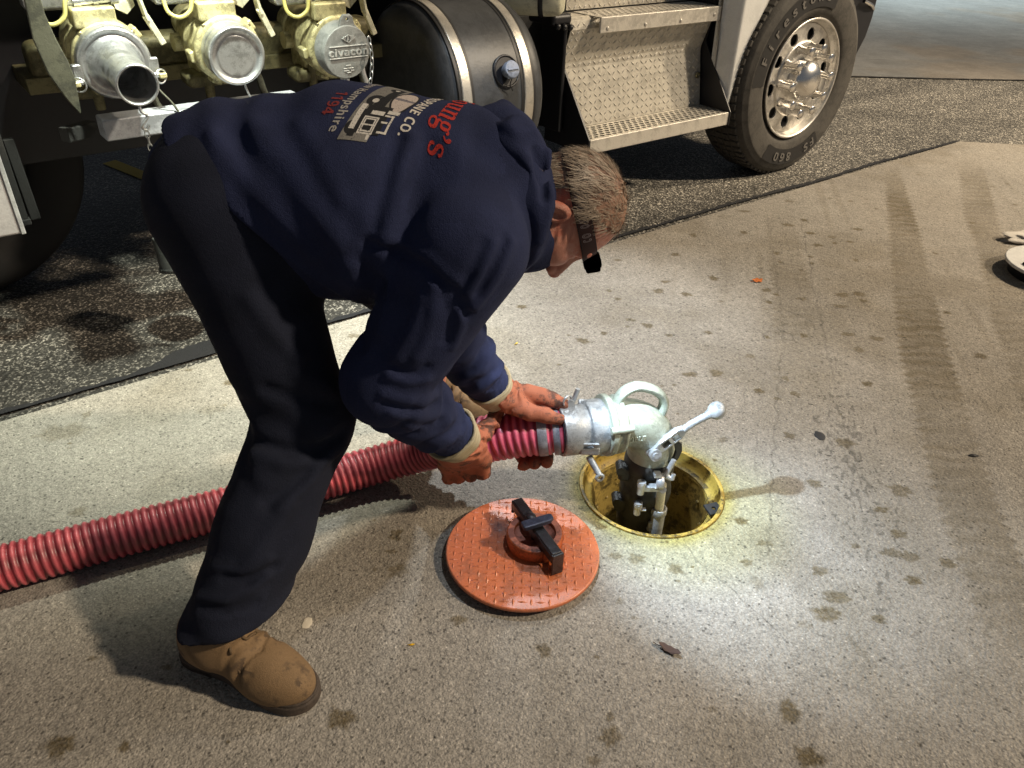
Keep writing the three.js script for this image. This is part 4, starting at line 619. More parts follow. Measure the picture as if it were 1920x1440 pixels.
{
  // ---- the lid laid beside the port
  const lid = thing('manhole_cover', 'round orange tread-plate cover with a black latch bar, lying beside the port', 'manhole cover', [0.0382, 0, -1.3468]);
  const orangeMap = texture(1024, 1024, (u, v, o) => {
    const x = u * 2 - 1, y = v * 2 - 1, n = 0.5 * tiled(u, v, 12, 1) + 0.3 * tiled(u, v, 40, 2) + 0.2 * tiled(u, v, 130, 3), wear = step(0.48, 0.74, n) * 0.8, soot = Math.exp(-(((x + 0.30) / 0.15) ** 2 + ((y + 0.36) / 0.15) ** 2)) * (0.55 + 0.6 * n), rosy = step(-0.1, -0.8, x + 0.4 * y) * 0.5;
    const chip = tiled(u, v, 150, 9) > 0.9 ? 0.42 : 1;
    const scr = tiled(u * 3 % 1, v * 0.22, 240, 12) > 0.93 && n > 0.45 ? 1 : 0; o[0] = mix(mix(0.56, 0.40, wear), 0.42, scr) * (1 - 0.72 * soot) * chip; o[1] = mix(mix(0.160, 0.13, wear), 0.24, scr) * (1 - 0.45 * soot) * chip + 0.015 * rosy; o[2] = mix(mix(0.062, 0.06, wear), 0.15, scr) * (1 - 0.1 * soot) + 0.035 * rosy + 0.02 * soot;
  }, true);
  const orange = new THREE.MeshPhysicalMaterial({ roughness: 0.36, clearcoat: 0.35, clearcoatRoughness: 0.3, map: orangeMap, bumpMap: repeat(smudge, 4), bumpScale: 0.001 });
  const flat = new THREE.LatheGeometry([[0.0005, 0.028], [0.182, 0.028], [0.1855, 0.026], [0.1865, 0.023], [0.1865, 0.019], [0.184, 0.017], [0.0005, 0.017]].map(([r, y]) => new THREE.Vector2(r, y)), 112), fp = flat.attributes.position, fu = flat.attributes.uv;
  for (let i = 0; i < fp.count; i++) fu.setXY(i, fp.getX(i) / 0.38 + 0.5, fp.getZ(i) / 0.38 + 0.5);
  const disc = mesh('cover_plate', flat, orange, lid);
  mesh('skirt', new THREE.LatheGeometry([[0.160, 0.018], [0.160, 0.0], [0.150, 0.0], [0.150, 0.018]].map(([r, y]) => new THREE.Vector2(r, y)), 72), M.black, lid);
  const bars = [];
  for (let i = -9; i <= 9; i++) for (let j = -9; j <= 9; j++) { const x = i * 0.0205, z = j * 0.0205, r = Math.hypot(x, z), rc = Math.hypot(x - 0.0287, z + 0.0215); if (r > 0.176 || rc < 0.070) continue; bars.push(new THREE.OctahedronGeometry(1).scale(0.0125, 0.0022, 0.0035).rotateY((i + j) % 2 ? Math.PI / 2 : 0).translate(x, 0.0282, z)); }
  const bg = merge(bars), bp = bg.attributes.position, bu = bg.attributes.uv; for (let i = 0; i < bp.count; i++) bu.setXY(i, bp.getX(i) / 0.38 + 0.5, bp.getZ(i) / 0.38 + 0.5);
  mesh('tread_bars', bg, orange, disc, true);
  const cap = group('fill_cap', lid, [0.0287, 0, -0.0215]), worn2 = worn([0.52, 0.115, 0.03], 0.45, 0, 0.55, 3), rimTop = worn([0.34, 0.12, 0.08], 0.55, 0.1, 0.7, 3);
  mesh('cap_ring', merge([new THREE.LatheGeometry([[0.050, 0.040], [0.050, 0.0635], [0.0525, 0.0655], [0.0655, 0.0655], [0.0685, 0.0625], [0.0695, 0.048], [0.066, 0.028]].map(([r, y]) => new THREE.Vector2(r, y)), 72), box(0.05, 0.030, 0.022, 0.045, 0.045, 0.058, 0.004).rotateY(0), box(0.036, 0.014, 0.030, 0.050, 0.034, 0.072, 0.003)]), worn2, cap);
  mesh('ring_top', new THREE.LatheGeometry([[0.051, 0.0662], [0.0655, 0.0662]].map(([r, y]) => new THREE.Vector2(r, y)), 72), rimTop, cap);
  mesh('cap_dish', new THREE.LatheGeometry([[0.050, 0.056], [0.040, 0.046], [0.0005, 0.044]].map(([r, y]) => new THREE.Vector2(r, y)), 56), rimTop, cap);
  const lat = group('latch', lid, [0.031, 0.0, -0.018]); lat.rotation.y = -1.091;
  const blackPaint = worn([0.018, 0.018, 0.022], 0.38, 0.2, 0.35, 6, { clearcoat: 0.4 });
  mesh('latch_bar', merge([box(0.205, 0.008, 0.027, 0, 0.088, 0, 0.003), box(0.205, 0.024, 0.005, 0, 0.076, -0.013, 0.002), box(0.205, 0.024, 0.005, 0, 0.076, 0.013, 0.002), rod([0, 0.05, 0], [0, 0.10, 0], 0.012), new THREE.SphereGeometry(0.011, 16, 10).scale(1.4, 0.7, 1.2).translate(-0.03, 0.093, 0)]), blackPaint, lat);
  mesh('latch_end', box(0.006, 0.062, 0.030, 0.106, 0.060, 0, 0.002), blackPaint, lat); mesh('latch_end', box(0.006, 0.040, 0.028, -0.104, 0.068, 0, 0.002), blackPaint, lat);
  mesh('cross_handle', plate([[-0.041, -0.010], [-0.036, -0.014], [0.030, -0.012], [0.040, -0.004], [0.040, 0.008], [0.034, 0.012], [-0.036, 0.012], [-0.041, 0.008]], 0.013, 0.003).rotateX(-Math.PI / 2).rotateY(1.091 + 0.42).translate(0.005, 0.112, 0.0), worn([0.035, 0.042, 0.075], 0.42, 0.2, 0.4, 6), lat);
}

// ------------------------------------------------------------------ the man, bent over the hose
const HIP = [[-0.545, 0.865, -1.365], [-0.52, 0.87, -1.555]], KNEE = [[-0.418, 0.462, -1.268], [-0.228, 0.53, -1.70]], ANKLE = [[-0.556, 0.125, -1.008], [-0.235, 0.11, -1.925]];
const SHO = [[-0.085, 0.845, -1.262], [-0.075, 0.835, -1.63]], ELB = [[-0.238, 0.582, -1.222], [-0.150, 0.594, -1.440]], WRI = [[-0.130, 0.372, -1.345], [-0.052, 0.380, -1.525]];
// head axes: F the way the face looks (down), U towards the crown, R towards his right ear
const HC = V(0.083, 0.853, -1.44), HF = V(0.201, -0.974, 0.1005), HU = V(0.9796, 0.1995, -0.0242), HR = V(0.0035, 0.1033, 0.9946);
const inHead = (x, y, z) => { const dx = x - HC.x, dy = y - HC.y, dz = z - HC.z; return [dx * HF.x + dy * HF.y + dz * HF.z, dx * HU.x + dy * HU.y + dz * HU.z, dx * HR.x + dy * HR.y + dz * HR.z]; };
const outHead = (f, u, r) => [HC.x + HF.x * f + HU.x * u + HR.x * r, HC.y + HF.y * f + HU.y * u + HR.y * r, HC.z + HF.z * f + HU.z * u + HR.z * r];
const Z0 = -1.452;
// where the print lies: x along the spine from its lower to its upper edge, angle about the spine (0 = straight up, + towards the camera)
const PRINT = { x0: -0.40, x1: -0.07, a0: 0.20, span: 1.95, skew: -0.10 };
// shape of the trunk under the hoodie, flattened a little from side to side
function trunk(x, y, z, grow) {
  const q = Z0 + (z - Z0) * 0.86;
  let d = cone(x, y, q, [-0.555, 0.868, Z0], [-0.295, 0.862, Z0], 0.158 + grow, 0.187 + grow);
  d = smin(d, cone(x, y, q, [-0.295, 0.862, Z0], [-0.095, 0.862, Z0], 0.187 + grow, 0.166 + grow), 0.05);
  d = smin(d, cone(x, y, q, [-0.095, 0.862, Z0], [-0.025, 0.864, Z0], 0.150 + grow, 0.088 + grow), 0.05);
  return d;
}
const HOOD_FOLDS = [ // height, width, points
  [0.01,0.017,[-0.183,1.013,-1.323],[-0.193,0.988,-1.289],[-0.202,0.946,-1.251],[-0.217,0.884,-1.217],[-0.234,0.823,-1.221]],
  [-0.008,0.016,[-0.204,1.014,-1.316],[-0.214,0.986,-1.279],[-0.224,0.941,-1.238],[-0.238,0.875,-1.213]],
  [-0.006,0.02,[-0.157,1.004,-1.316],[-0.168,0.966,-1.274],[-0.174,0.914,-1.238]],
  [-0.011,0.009,[-0.25,0.867,-1.214],[-0.206,0.857,-1.216],[-0.147,0.85,-1.168],[-0.102,0.816,-1.151],[-0.08,0.768,-1.159]],
  [0.005,0.012,[-0.236,0.877,-1.213],[-0.201,0.868,-1.219],[-0.142,0.862,-1.17],[-0.095,0.829,-1.152]],
  [0.007,0.011,[-0.136,0.817,-1.157],[-0.138,0.77,-1.151],[-0.152,0.719,-1.149],[-0.169,0.687,-1.147]],
  [-0.007,0.01,[-0.113,0.801,-1.151],[-0.106,0.76,-1.153],[-0.115,0.715,-1.158]],
  [0.006,0.01,[-0.087,0.775,-1.155],[-0.093,0.734,-1.163],[-0.105,0.699,-1.167]],
  [0.007,0.012,[-0.156,0.796,-1.158],[-0.171,0.738,-1.151],[-0.201,0.686,-1.148]],
  [-0.006,0.014,[-0.18,0.79,-1.168],[-0.205,0.732,-1.16],[-0.231,0.689,-1.158]],
  [-0.01,0.008,[-0.209,0.664,-1.146],[-0.189,0.654,-1.145],[-0.166,0.65,-1.15],[-0.151,0.662,-1.153]],
  [0.007,0.01,[-0.217,0.647,-1.145],[-0.185,0.636,-1.146],[-0.153,0.634,-1.158]],
  [0.007,0.01,[-0.228,0.612,-1.138],[-0.182,0.593,-1.149],[-0.146,0.562,-1.213]],
  [-0.006,0.009,[-0.227,0.594,-1.136],[-0.184,0.57,-1.154],[-0.141,0.536,-1.223]],
  [0.006,0.01,[-0.216,0.572,-1.138],[-0.177,0.542,-1.166],[-0.135,0.502,-1.24]],
  [0.006,0.009,[-0.193,0.522,-1.166],[-0.164,0.482,-1.213],[-0.123,0.483,-1.24]],
  [0.008,0.01,[-0.009,0.885,-1.195],[-0.024,0.853,-1.171],[-0.045,0.811,-1.165],[-0.067,0.783,-1.16]],
  [-0.008,0.009,[-0.018,0.892,-1.191],[-0.037,0.856,-1.164],[-0.062,0.809,-1.158]],
  [0.006,0.01,[-0.037,0.892,-1.177],[-0.054,0.853,-1.157],[-0.075,0.811,-1.154]],
  [-0.006,0.01,[-0.054,0.891,-1.169],[-0.071,0.854,-1.154],[-0.086,0.821,-1.152]],
  [0.006,0.022,[-0.454,1.025,-1.351],[-0.395,0.985,-1.28],[-0.336,0.93,-1.231],[-0.294,0.874,-1.212]],
  [-0.006,0.022,[-0.491,1.008,-1.343],[-0.42,0.963,-1.261],[-0.355,0.898,-1.217],[-0.316,0.835,-1.211]],
  [0.007,0.016,[-0.526,1.009,-1.337],[-0.471,0.955,-1.279],[-0.405,0.897,-1.238],[-0.345,0.838,-1.223]],
  [0.005,0.018,[-0.376,1.032,-1.336],[-0.329,0.998,-1.271],[-0.291,0.942,-1.228]],
  [0.006,0.014,[-0.28,0.825,-1.212],[-0.296,0.723,-1.291]],
  [-0.005,0.014,[-0.254,0.823,-1.22],[-0.282,0.684,-1.347],[-0.27,0.688,-1.195]],
  [0.005,0.012,[-0.217,0.825,-1.216],[-0.218,0.776,-1.192],[-0.234,0.722,-1.175]],
];
function sleeve(x, y, z, s) {
  const near = s === 0, a = SHO[s], e = ELB[s], w = WRI[s];
  let d = cone(x, y, z, a, e, near ? 0.108 : 0.098, near ? 0.082 : 0.076);
  d = smin(d, cone(x, y, z, e, w, near ? 0.080 : 0.072, near ? 0.060 : 0.056), 0.03);
  // cloth bunches in rings towards the cuff
  const dx = w[0] - e[0], dy = w[1] - e[1], dz = w[2] - e[2], L = Math.hypot(dx, dy, dz), t = ((x - e[0]) * dx + (y - e[1]) * dy + (z - e[2]) * dz) / (L * L);
  const n = noise3(x * 14, y * 14, z * 14), k = step(-0.15, 0.25, t) * step(1.0, 0.75, t);
  d -= 0.0055 * k * Math.sin(t * 19 + 7 * n + 3 * noise3(x * 30, y * 30, z * 30)) + 0.006 * (n - 0.5);
  const cuff = ((x - w[0]) * dx + (y - w[1]) * dy + (z - w[2]) * dz) / L;             // past the wrist point the sleeve ends
  if (cuff > -0.075) d += 0.006 * step(-0.075, -0.055, cuff) - 0.0012 * Math.sin(Math.atan2(y - w[1], x - w[0]) * 60) * step(-0.07, -0.06, cuff);
  return smax(d, cuff - 0.0, 0.012);
}
function hoodie(x, y, z) {
  let d = trunk(x, y, z, 0.006);
  const w = noise3(x * 5 + 3, y * 5, z * 5), w2 = noise3(x * 11, y * 11 + 5, z * 11);
  d -= 0.012 * (w - 0.5) + 0.007 * (w2 - 0.5);
  d -= 0.004 * Math.sin((x * 0.8 + y * 0.5) * 52 + 9 * w) * step(0.25, 0.7, w2);
  // ribbed waistband: a plane slanting from the small of the back to under the belly
  const hem = hemSide(x, y, z);
  if (hem > -0.08) d += 0.015 * step(-0.078, -0.066, hem) - 0.009 * step(-0.05, -0.01, hem);
  d = smax(d, hem, 0.014);
  d = smin(d, sleeve(x, y, z, 0), 0.020); d = smin(d, sleeve(x, y, z, 1), 0.03);
  d -= folds(x, y, z, HOOD_FOLDS);
  return d;
}
function hemSide(x, y, z) { return (x + 0.430) * -0.64 + (y - 0.855) * -0.77 - 0.080 - 0.35 * Math.max(0, y - 0.93) + 0.03 * (noise3(x * 4, y * 4, z * 4) - 0.5); }
// the hood, thrown back and bunched round the neck, open towards the face
function hood(x, y, z) {
  const w = noise3(x * 13, y * 13, z * 13), c = [-0.027, 0.868, -1.447], ax = [0.972, 0.17, -0.06];
  const px = x - c[0], py = y - c[1], pz = z - c[2], s = px * ax[0] + py * ax[1] + pz * ax[2], qx = px - s * ax[0], qy = py - s * ax[1], qz = pz - s * ax[2], rad = Math.hypot(qx, qy, qz);
  let d = Math.hypot((rad - 0.106) * 1.10, s * 0.66 - 0.008) - 0.046;                                    // collar roll
  d = smin(d, Math.hypot((rad - 0.090) * 1.3, (s - 0.045) * 1.0) - 0.022, 0.02);                         // inner lip
  d = smin(d, cone(x, y, z, [-0.035, 0.980, -1.52], [-0.020, 0.975, -1.40], 0.050, 0.052), 0.035);        // the sack of the hood on his back
  d = smin(d, cone(x, y, z, [-0.085, 0.985, -1.47], [-0.02, 0.988, -1.46], 0.030, 0.045), 0.03);
  d -= 0.006 * Math.sin(Math.atan2(pz, qy) * 5 + s * 40 + 6 * w) * step(0.03, 0.09, rad) + 0.010 * (w - 0.5);
  d = smax(d, -(rad - 0.074 - 0.25 * Math.max(0, s - 0.01)), 0.015);
  d -= 1.5 * folds(x, y, z, COLLAR_FOLDS);
  return d;
}
const COLLAR_FOLDS = [ // height, width, points
  [0.008,0.01,[-0.091,1.016,-1.446],[-0.053,1.02,-1.41],[-0.009,1.018,-1.363],[0.022,1.016,-1.384]],
  [-0.01,0.01,[-0.087,0.988,-1.42],[-0.041,0.989,-1.362],[-0.007,0.977,-1.342],[0.012,0.956,-1.338]],
  [0.009,0.011,[-0.077,1.005,-1.418],[-0.027,1.001,-1.36],[0.011,0.977,-1.344],[0.03,0.934,-1.334],[0.037,0.882,-1.315],[0.031,0.839,-1.321]],
  [-0.01,0.009,[0.029,0.988,-1.358],[0.037,0.958,-1.348],[0.044,0.919,-1.322]],
  [0.007,0.009,[0.054,0.982,-1.379],[0.057,0.939,-1.35],[0.057,0.893,-1.313],[0.045,0.842,-1.314]],
  [-0.009,0.009,[-0.007,0.952,-1.333],[0.007,0.907,-1.324],[0.015,0.859,-1.321],[0.017,0.813,-1.332]],
  [0.006,0.01,[-0.03,0.95,-1.337],[-0.01,0.897,-1.322],[-0.001,0.848,-1.322]],
];
function trousers(x, y, z) {
  const w = noise3(x * 9, y * 9, z * 9), w2 = noise3(x * 22, y * 16, z * 22);
  let d = trunk(x, y, z, -0.012);
  d = smax(d, x + 0.36, 0.03);
  for (let s = 0; s < 2; s++) {
    const h = HIP[s], k = KNEE[s], a = ANKLE[s];
    let l = cone(x, y, z, h, k, 0.126, 0.097);
    l = smin(l, cone(x, y, z, k, [mix(k[0], a[0], 0.55), mix(k[1], a[1], 0.55), mix(k[2], a[2], 0.55)], 0.094, 0.091), 0.03);
    l = smin(l, cone(x, y, z, [mix(k[0], a[0], 0.5), mix(k[1], a[1], 0.5), mix(k[2], a[2], 0.5)], [a[0], a[1] - 0.02, a[2]], 0.090, 0.088), 0.03);
    // folds break round the knee and pile up over the boot
    const t = (y - a[1]) / (k[1] - a[1]), c = Math.sin((y * 0.9 + x * 0.55 + z * 0.25) * 62 + 8 * w);
    l -= 0.006 * c * (step(0.32, 0.05, t) + 0.6 * step(0.7, 1.0, t) * step(1.35, 1.1, t)) + 0.010 * (w - 0.5) + 0.004 * (w2 - 0.5);
    l = smax(l, a[1] + 0.020 - y - 0.22 * ((x - a[0]) * -0.93 + (z - a[2]) * -0.37) + 0.012 * (w - 0.5), 0.014);
    d = s ? smin(d, l, 0.05) : smin(d, l, 0.05);
  }
  d -= 1.5 * folds(x, y, z, TROUSER_FOLDS);
  return d;
}
const TROUSER_FOLDS = [ // height, width, points
  [0.008,0.014,[-0.491,0.454,-1.156],[-0.432,0.444,-1.139],[-0.378,0.431,-1.161],[-0.334,0.438,-1.205]],
  [-0.008,0.012,[-0.487,0.472,-1.169],[-0.423,0.464,-1.155],[-0.368,0.457,-1.176],[-0.327,0.471,-1.21]],
  [0.007,0.014,[-0.352,0.434,-1.188],[-0.386,0.405,-1.141],[-0.43,0.376,-1.095]],
  [-0.007,0.014,[-0.369,0.445,-1.174],[-0.408,0.41,-1.126],[-0.457,0.386,-1.09]],
  [0.007,0.012,[-0.588,0.226,-0.998],[-0.53,0.238,-0.984],[-0.484,0.248,-1.003],[-0.457,0.262,-1.024]],
  [-0.008,0.01,[-0.578,0.218,-0.98],[-0.519,0.218,-0.972],[-0.475,0.217,-0.991]],
  [0.007,0.012,[-0.558,0.279,-1.031],[-0.503,0.281,-1.018],[-0.456,0.293,-1.036]],
  [-0.006,0.012,[-0.533,0.268,-1.009],[-0.493,0.262,-1.009],[-0.448,0.274,-1.034]],
  [0.006,0.014,[-0.399,0.606,-1.21],[-0.365,0.574,-1.223],[-0.328,0.522,-1.265]],
  [-0.006,0.012,[-0.457,0.58,-1.191],[-0.4,0.562,-1.194],[-0.348,0.529,-1.217]],
  [0.006,0.016,[-0.468,0.754,-1.22],[-0.438,0.692,-1.216],[-0.398,0.634,-1.22]],
  [0.006,0.015,[-0.421,0.372,-1.099],[-0.456,0.329,-1.056],[-0.484,0.289,-1.025]],
];
// boot, in its own axes: X along the foot (heel 0, toe 0.318), Y up, Z to his left
function bootUpper(X, Y, Z) {
  let d = egg(X, Y, Z, [0.232, 0.040, 0.002], [0.082, 0.052, 0.056]);
  d = smin(d, cone(X, Y, Z, [0.20, 0.055, 0.0], [0.125, 0.085, 0.0], 0.050, 0.052), 0.04);
  d = smin(d, cone(X, Y, Z, [0.058, 0.060, 0.0], [0.070, 0.11, 0.0], 0.046, 0.048), 0.05);
  d = smin(d, cone(X, Y, Z, [0.092, 0.10, 0.0], [0.112, 0.140, 0.0], 0.053, 0.045), 0.05);
  const n = noise3(X * 24, Y * 24, Z * 24);
  d -= 0.004 * (n - 0.5) + 0.004 * Math.sin((X * 0.9 - Y * 0.5) * 150 + 5 * n) * step(0.14, 0.17, X) * step(0.215, 0.19, X) * step(0.05, 0.08, Y);
  d += 0.006 * Math.exp(-(((X - 0.196 + 0.35 * (Math.abs(Z) - 0.02)) / 0.006) ** 2)) * step(0.035, 0.06, Y);            // edge of the vamp
  d += 0.004 * Math.exp(-(((X - 0.10 - 0.55 * (0.09 - Y)) / 0.004) ** 2)) * step(0.02, 0.03, Math.abs(Z));               // quarter seam
  return smax(d, 0.018 - Y, 0.006);
}
// head and neck
function headField(x, y, z) {
  const [f, u, r] = inHead(x, y, z), ar = Math.abs(r);
  let d = egg(f, u, r, [-0.006, 0.032, 0], [0.100, 0.094, 0.079]);
  d = smin(d, egg(f, u, r, [0.030, -0.035, 0], [0.068, 0.075, 0.064]), 0.04);
  d = smin(d, cone(f, u, r, [0.045, -0.075, 0], [0.072, -0.102, 0], 0.044, 0.030), 0.03);
  d = smin(d, cone(f, u, ar, [0.068, -0.022, 0.038], [0.02, -0.03, 0.062], 0.024, 0.018), 0.03);
  d = smin(d, cone(f, u, ar, [0.0, -0.07, 0.052], [0.05, -0.098, 0.028], 0.020, 0.018), 0.03);
  d = smin(d, cone(f, u, ar, [0.088, 0.034, 0.0], [0.078, 0.036, 0.042], 0.014, 0.013), 0.018);
  d = smax(d, -egg(f, u, ar, [0.102, 0.010, 0.034], [0.018, 0.013, 0.018]), 0.012);
  d = smin(d, Math.hypot(f - 0.078, u - 0.008, ar - 0.033) - 0.0125, 0.004);
  d = smin(d, cone(f, u, r, [0.092, 0.018, 0], [0.121, -0.030, 0], 0.010, 0.014), 0.012);
  d = smin(d, Math.hypot(f - 0.110, u + 0.036, ar - 0.012) - 0.010, 0.008);
  d = smin(d, cone(f, u, ar, [0.098, -0.062, 0.0], [0.086, -0.062, 0.022], 0.0085, 0.005), 0.008);
  d = smin(d, cone(f, u, ar, [0.094, -0.076, 0.0], [0.084, -0.074, 0.020], 0.009, 0.005), 0.008);
  d += 0.004 * Math.exp(-(((u + 0.069) / 0.003) ** 2)) * step(0.03, 0.02, ar) * step(0.07, 0.08, f);
  d += 0.0025 * Math.sin(u * 420 + f * 120) * step(0.05, 0.03, f) * step(0.02, 0.05, ar) * step(-0.09, -0.02, u) * step(0.0, 0.03, f) * 0.5;
  // ears
  const ef = f + 0.022 - 0.25 * (u + 0.014), eu = u + 0.014;
  let ear = egg(ef, eu, ar, [0, 0, 0.083], [0.021, 0.033, 0.013]);
  ear = smax(ear, -egg(ef, eu, ar, [0.006, 0.002, 0.098], [0.0145, 0.0235, 0.0135]), 0.003);
  ear = smin(ear, cone(ef, eu, ar, [0.012, -0.004, 0.080], [0.010, -0.012, 0.087], 0.005, 0.004), 0.005);
  ear = smin(ear, cone(ef, eu, ar, [0.0, 0.016, 0.084], [-0.006, -0.012, 0.086], 0.004, 0.004), 0.004);
  d = smin(d, ear, 0.005);
  d = smin(d, cone(f, u, r, [-0.03, -0.045, 0], [-0.055, -0.175, 0], 0.060, 0.066), 0.03);
  return d;
}
function bodyField(x, y, z) {   // all of him, inside his clothes
  let d = trunk(x, y, z, -0.035);
  for (let s = 0; s < 2; s++) {
    d = smin(d, cone(x, y, z, SHO[s], ELB[s], 0.052, 0.040), 0.05); d = smin(d, cone(x, y, z, ELB[s], WRI[s], 0.040, 0.029), 0.02);
    d = smin(d, cone(x, y, z, HIP[s], KNEE[s], 0.082, 0.056), 0.05); d = smin(d, cone(x, y, z, KNEE[s], ANKLE[s], 0.055, 0.040), 0.02);
  }
  const [f, u, r] = inHead(x, y, z);
  return smin(d, cone(f, u, r, [-0.03, -0.05, 0], [-0.06, -0.16, 0], 0.045, 0.056), 0.04);
}
// gloves
const hoseAt = (x) => { const t = clamp((x + 0.223) / 0.183); return x < -0.118 ? [mix(0.105, 0.180, (x + 0.223) / 0.105), mix(-1.618, -1.567, (x + 0.223) / 0.105)] : x < -0.04 ? [mix(0.180, 0.222, (x + 0.118) / 0.078), mix(-1.567, -1.533, (x + 0.118) / 0.078)] : [mix(0.222, 0.257, (x + 0.04) / 0.17), -1.529]; };
const chainOf = (pts, r) => (x, y, z) => { let d = 9; for (let i = 0; i < pts.length - 1; i++) d = smin(d, cone(x, y, z, pts[i], pts[i + 1], r[i], r[i + 1]), 0.004); return d; };
const GR = (() => {   // right hand, nearer the camera: palm against the near side, fingers under, thumb over
  const parts = [], palm = [], w = [-0.128, 0.335, -1.375];
  [-0.066, -0.096, -0.126, -0.155].forEach((x, i) => {
    const [hy, hz] = hoseAt(x), k = [x, hy + 0.005 - 0.006 * (i === 3), hz + 0.082], r = [0.0165, 0.0172, 0.0168, 0.0152][i];
    palm.push(chainOf([[mix(w[0], x, 0.35), w[1], w[2]], k], [0.026, 0.0205]));
    parts.push(chainOf([k, [x, hy - 0.055, hz + 0.067], [x + 0.002, hy - 0.076, hz + 0.020], [x + 0.004, hy - 0.068, hz - 0.030]], [r + 0.002, r, r - 0.001, r - 0.003]));
  });
  const thumb = chainOf([[-0.105, 0.315, -1.405], [-0.072, 0.293, -1.445], [-0.050, 0.296, -1.490], [-0.034, 0.296, -1.530]], [0.026, 0.021, 0.0165, 0.0135]);
  return (x, y, z) => {
    let d = 9; for (const p of palm) d = smin(d, p(x, y, z), 0.03);
    for (const p of parts) d = smin(d, p(x, y, z), 0.007);
    d = smin(d, thumb(x, y, z), 0.018);
    d = smin(d, cone(x, y, z, [-0.132, 0.36, -1.355], [-0.120, 0.30, -1.41], 0.050, 0.043), 0.03);
    const n = noise3(x * 45, y * 45, z * 45); d -= 0.0025 + 0.006 * (n - 0.5) + 0.003 * Math.sin((y - z * 0.6) * 210 + 6 * n) * step(0.22, 0.30, y);
    return smax(d, (y - 0.362) * 0.8 + (z + 1.352) * 0.46 + (x + 0.13) * -0.39, 0.006);
  };
})();
const GL = (() => {   // left hand, farther: thumb and forefinger along the top, the others round the far side, tips showing below
  const parts = [], palm = [], w = [-0.030, 0.362, -1.53];
  [[0.060, 0], [0.040, 1], [0.016, 2]].forEach(([x, i]) => {
    const [hy, hz] = hoseAt(x), k = [x - 0.01, hy + 0.072, hz - 0.018];
    palm.push(chainOf([[w[0] + 0.005, w[1], w[2] - 0.004 * i], k], [0.024, 0.019]));
    const X = [0.092, 0.062, 0.034][i];
    parts.push(chainOf([k, [mix(x, X, 0.5), hy + 0.045, hz - 0.066], [X, hy - 0.035, hz - 0.066], [X, hy - 0.078, hz - 0.018], [X + 0.001, hy - 0.074, hz + 0.022]], [0.0185, 0.0165, 0.016, 0.0155, 0.0125]));
  });
  const fore = chainOf([[0.035, 0.352, -1.545], [0.068, 0.345, -1.545], [0.098, 0.336, -1.540], [0.124, 0.327, -1.535]], [0.020, 0.0175, 0.016, 0.013]);
  const thumb = chainOf([[-0.005, 0.350, -1.515], [0.040, 0.330, -1.500], [0.082, 0.322, -1.496], [0.116, 0.313, -1.494]], [0.025, 0.019, 0.0160, 0.0125]);
  return (x, y, z) => {
    let d = 9; for (const p of palm) d = smin(d, p(x, y, z), 0.025);
    for (const p of parts) d = smin(d, p(x, y, z), 0.006);
    d = smin(d, fore(x, y, z), 0.008); d = smin(d, thumb(x, y, z), 0.010);
    d = smin(d, cone(x, y, z, [-0.048, 0.378, -1.526], [-0.02, 0.358, -1.53], 0.046, 0.036), 0.02);
    const n = noise3(x * 45, y * 45, z * 45); d -= 0.002 + 0.006 * (n - 0.5) + 0.003 * Math.sin((x + z * 0.4) * 190 + 6 * n) * step(0.05, 0.0, x);
    return smax(d, (x + 0.036) * -0.46 + (y - 0.372) * 0.86 - 0.0, 0.006);
  };
})();
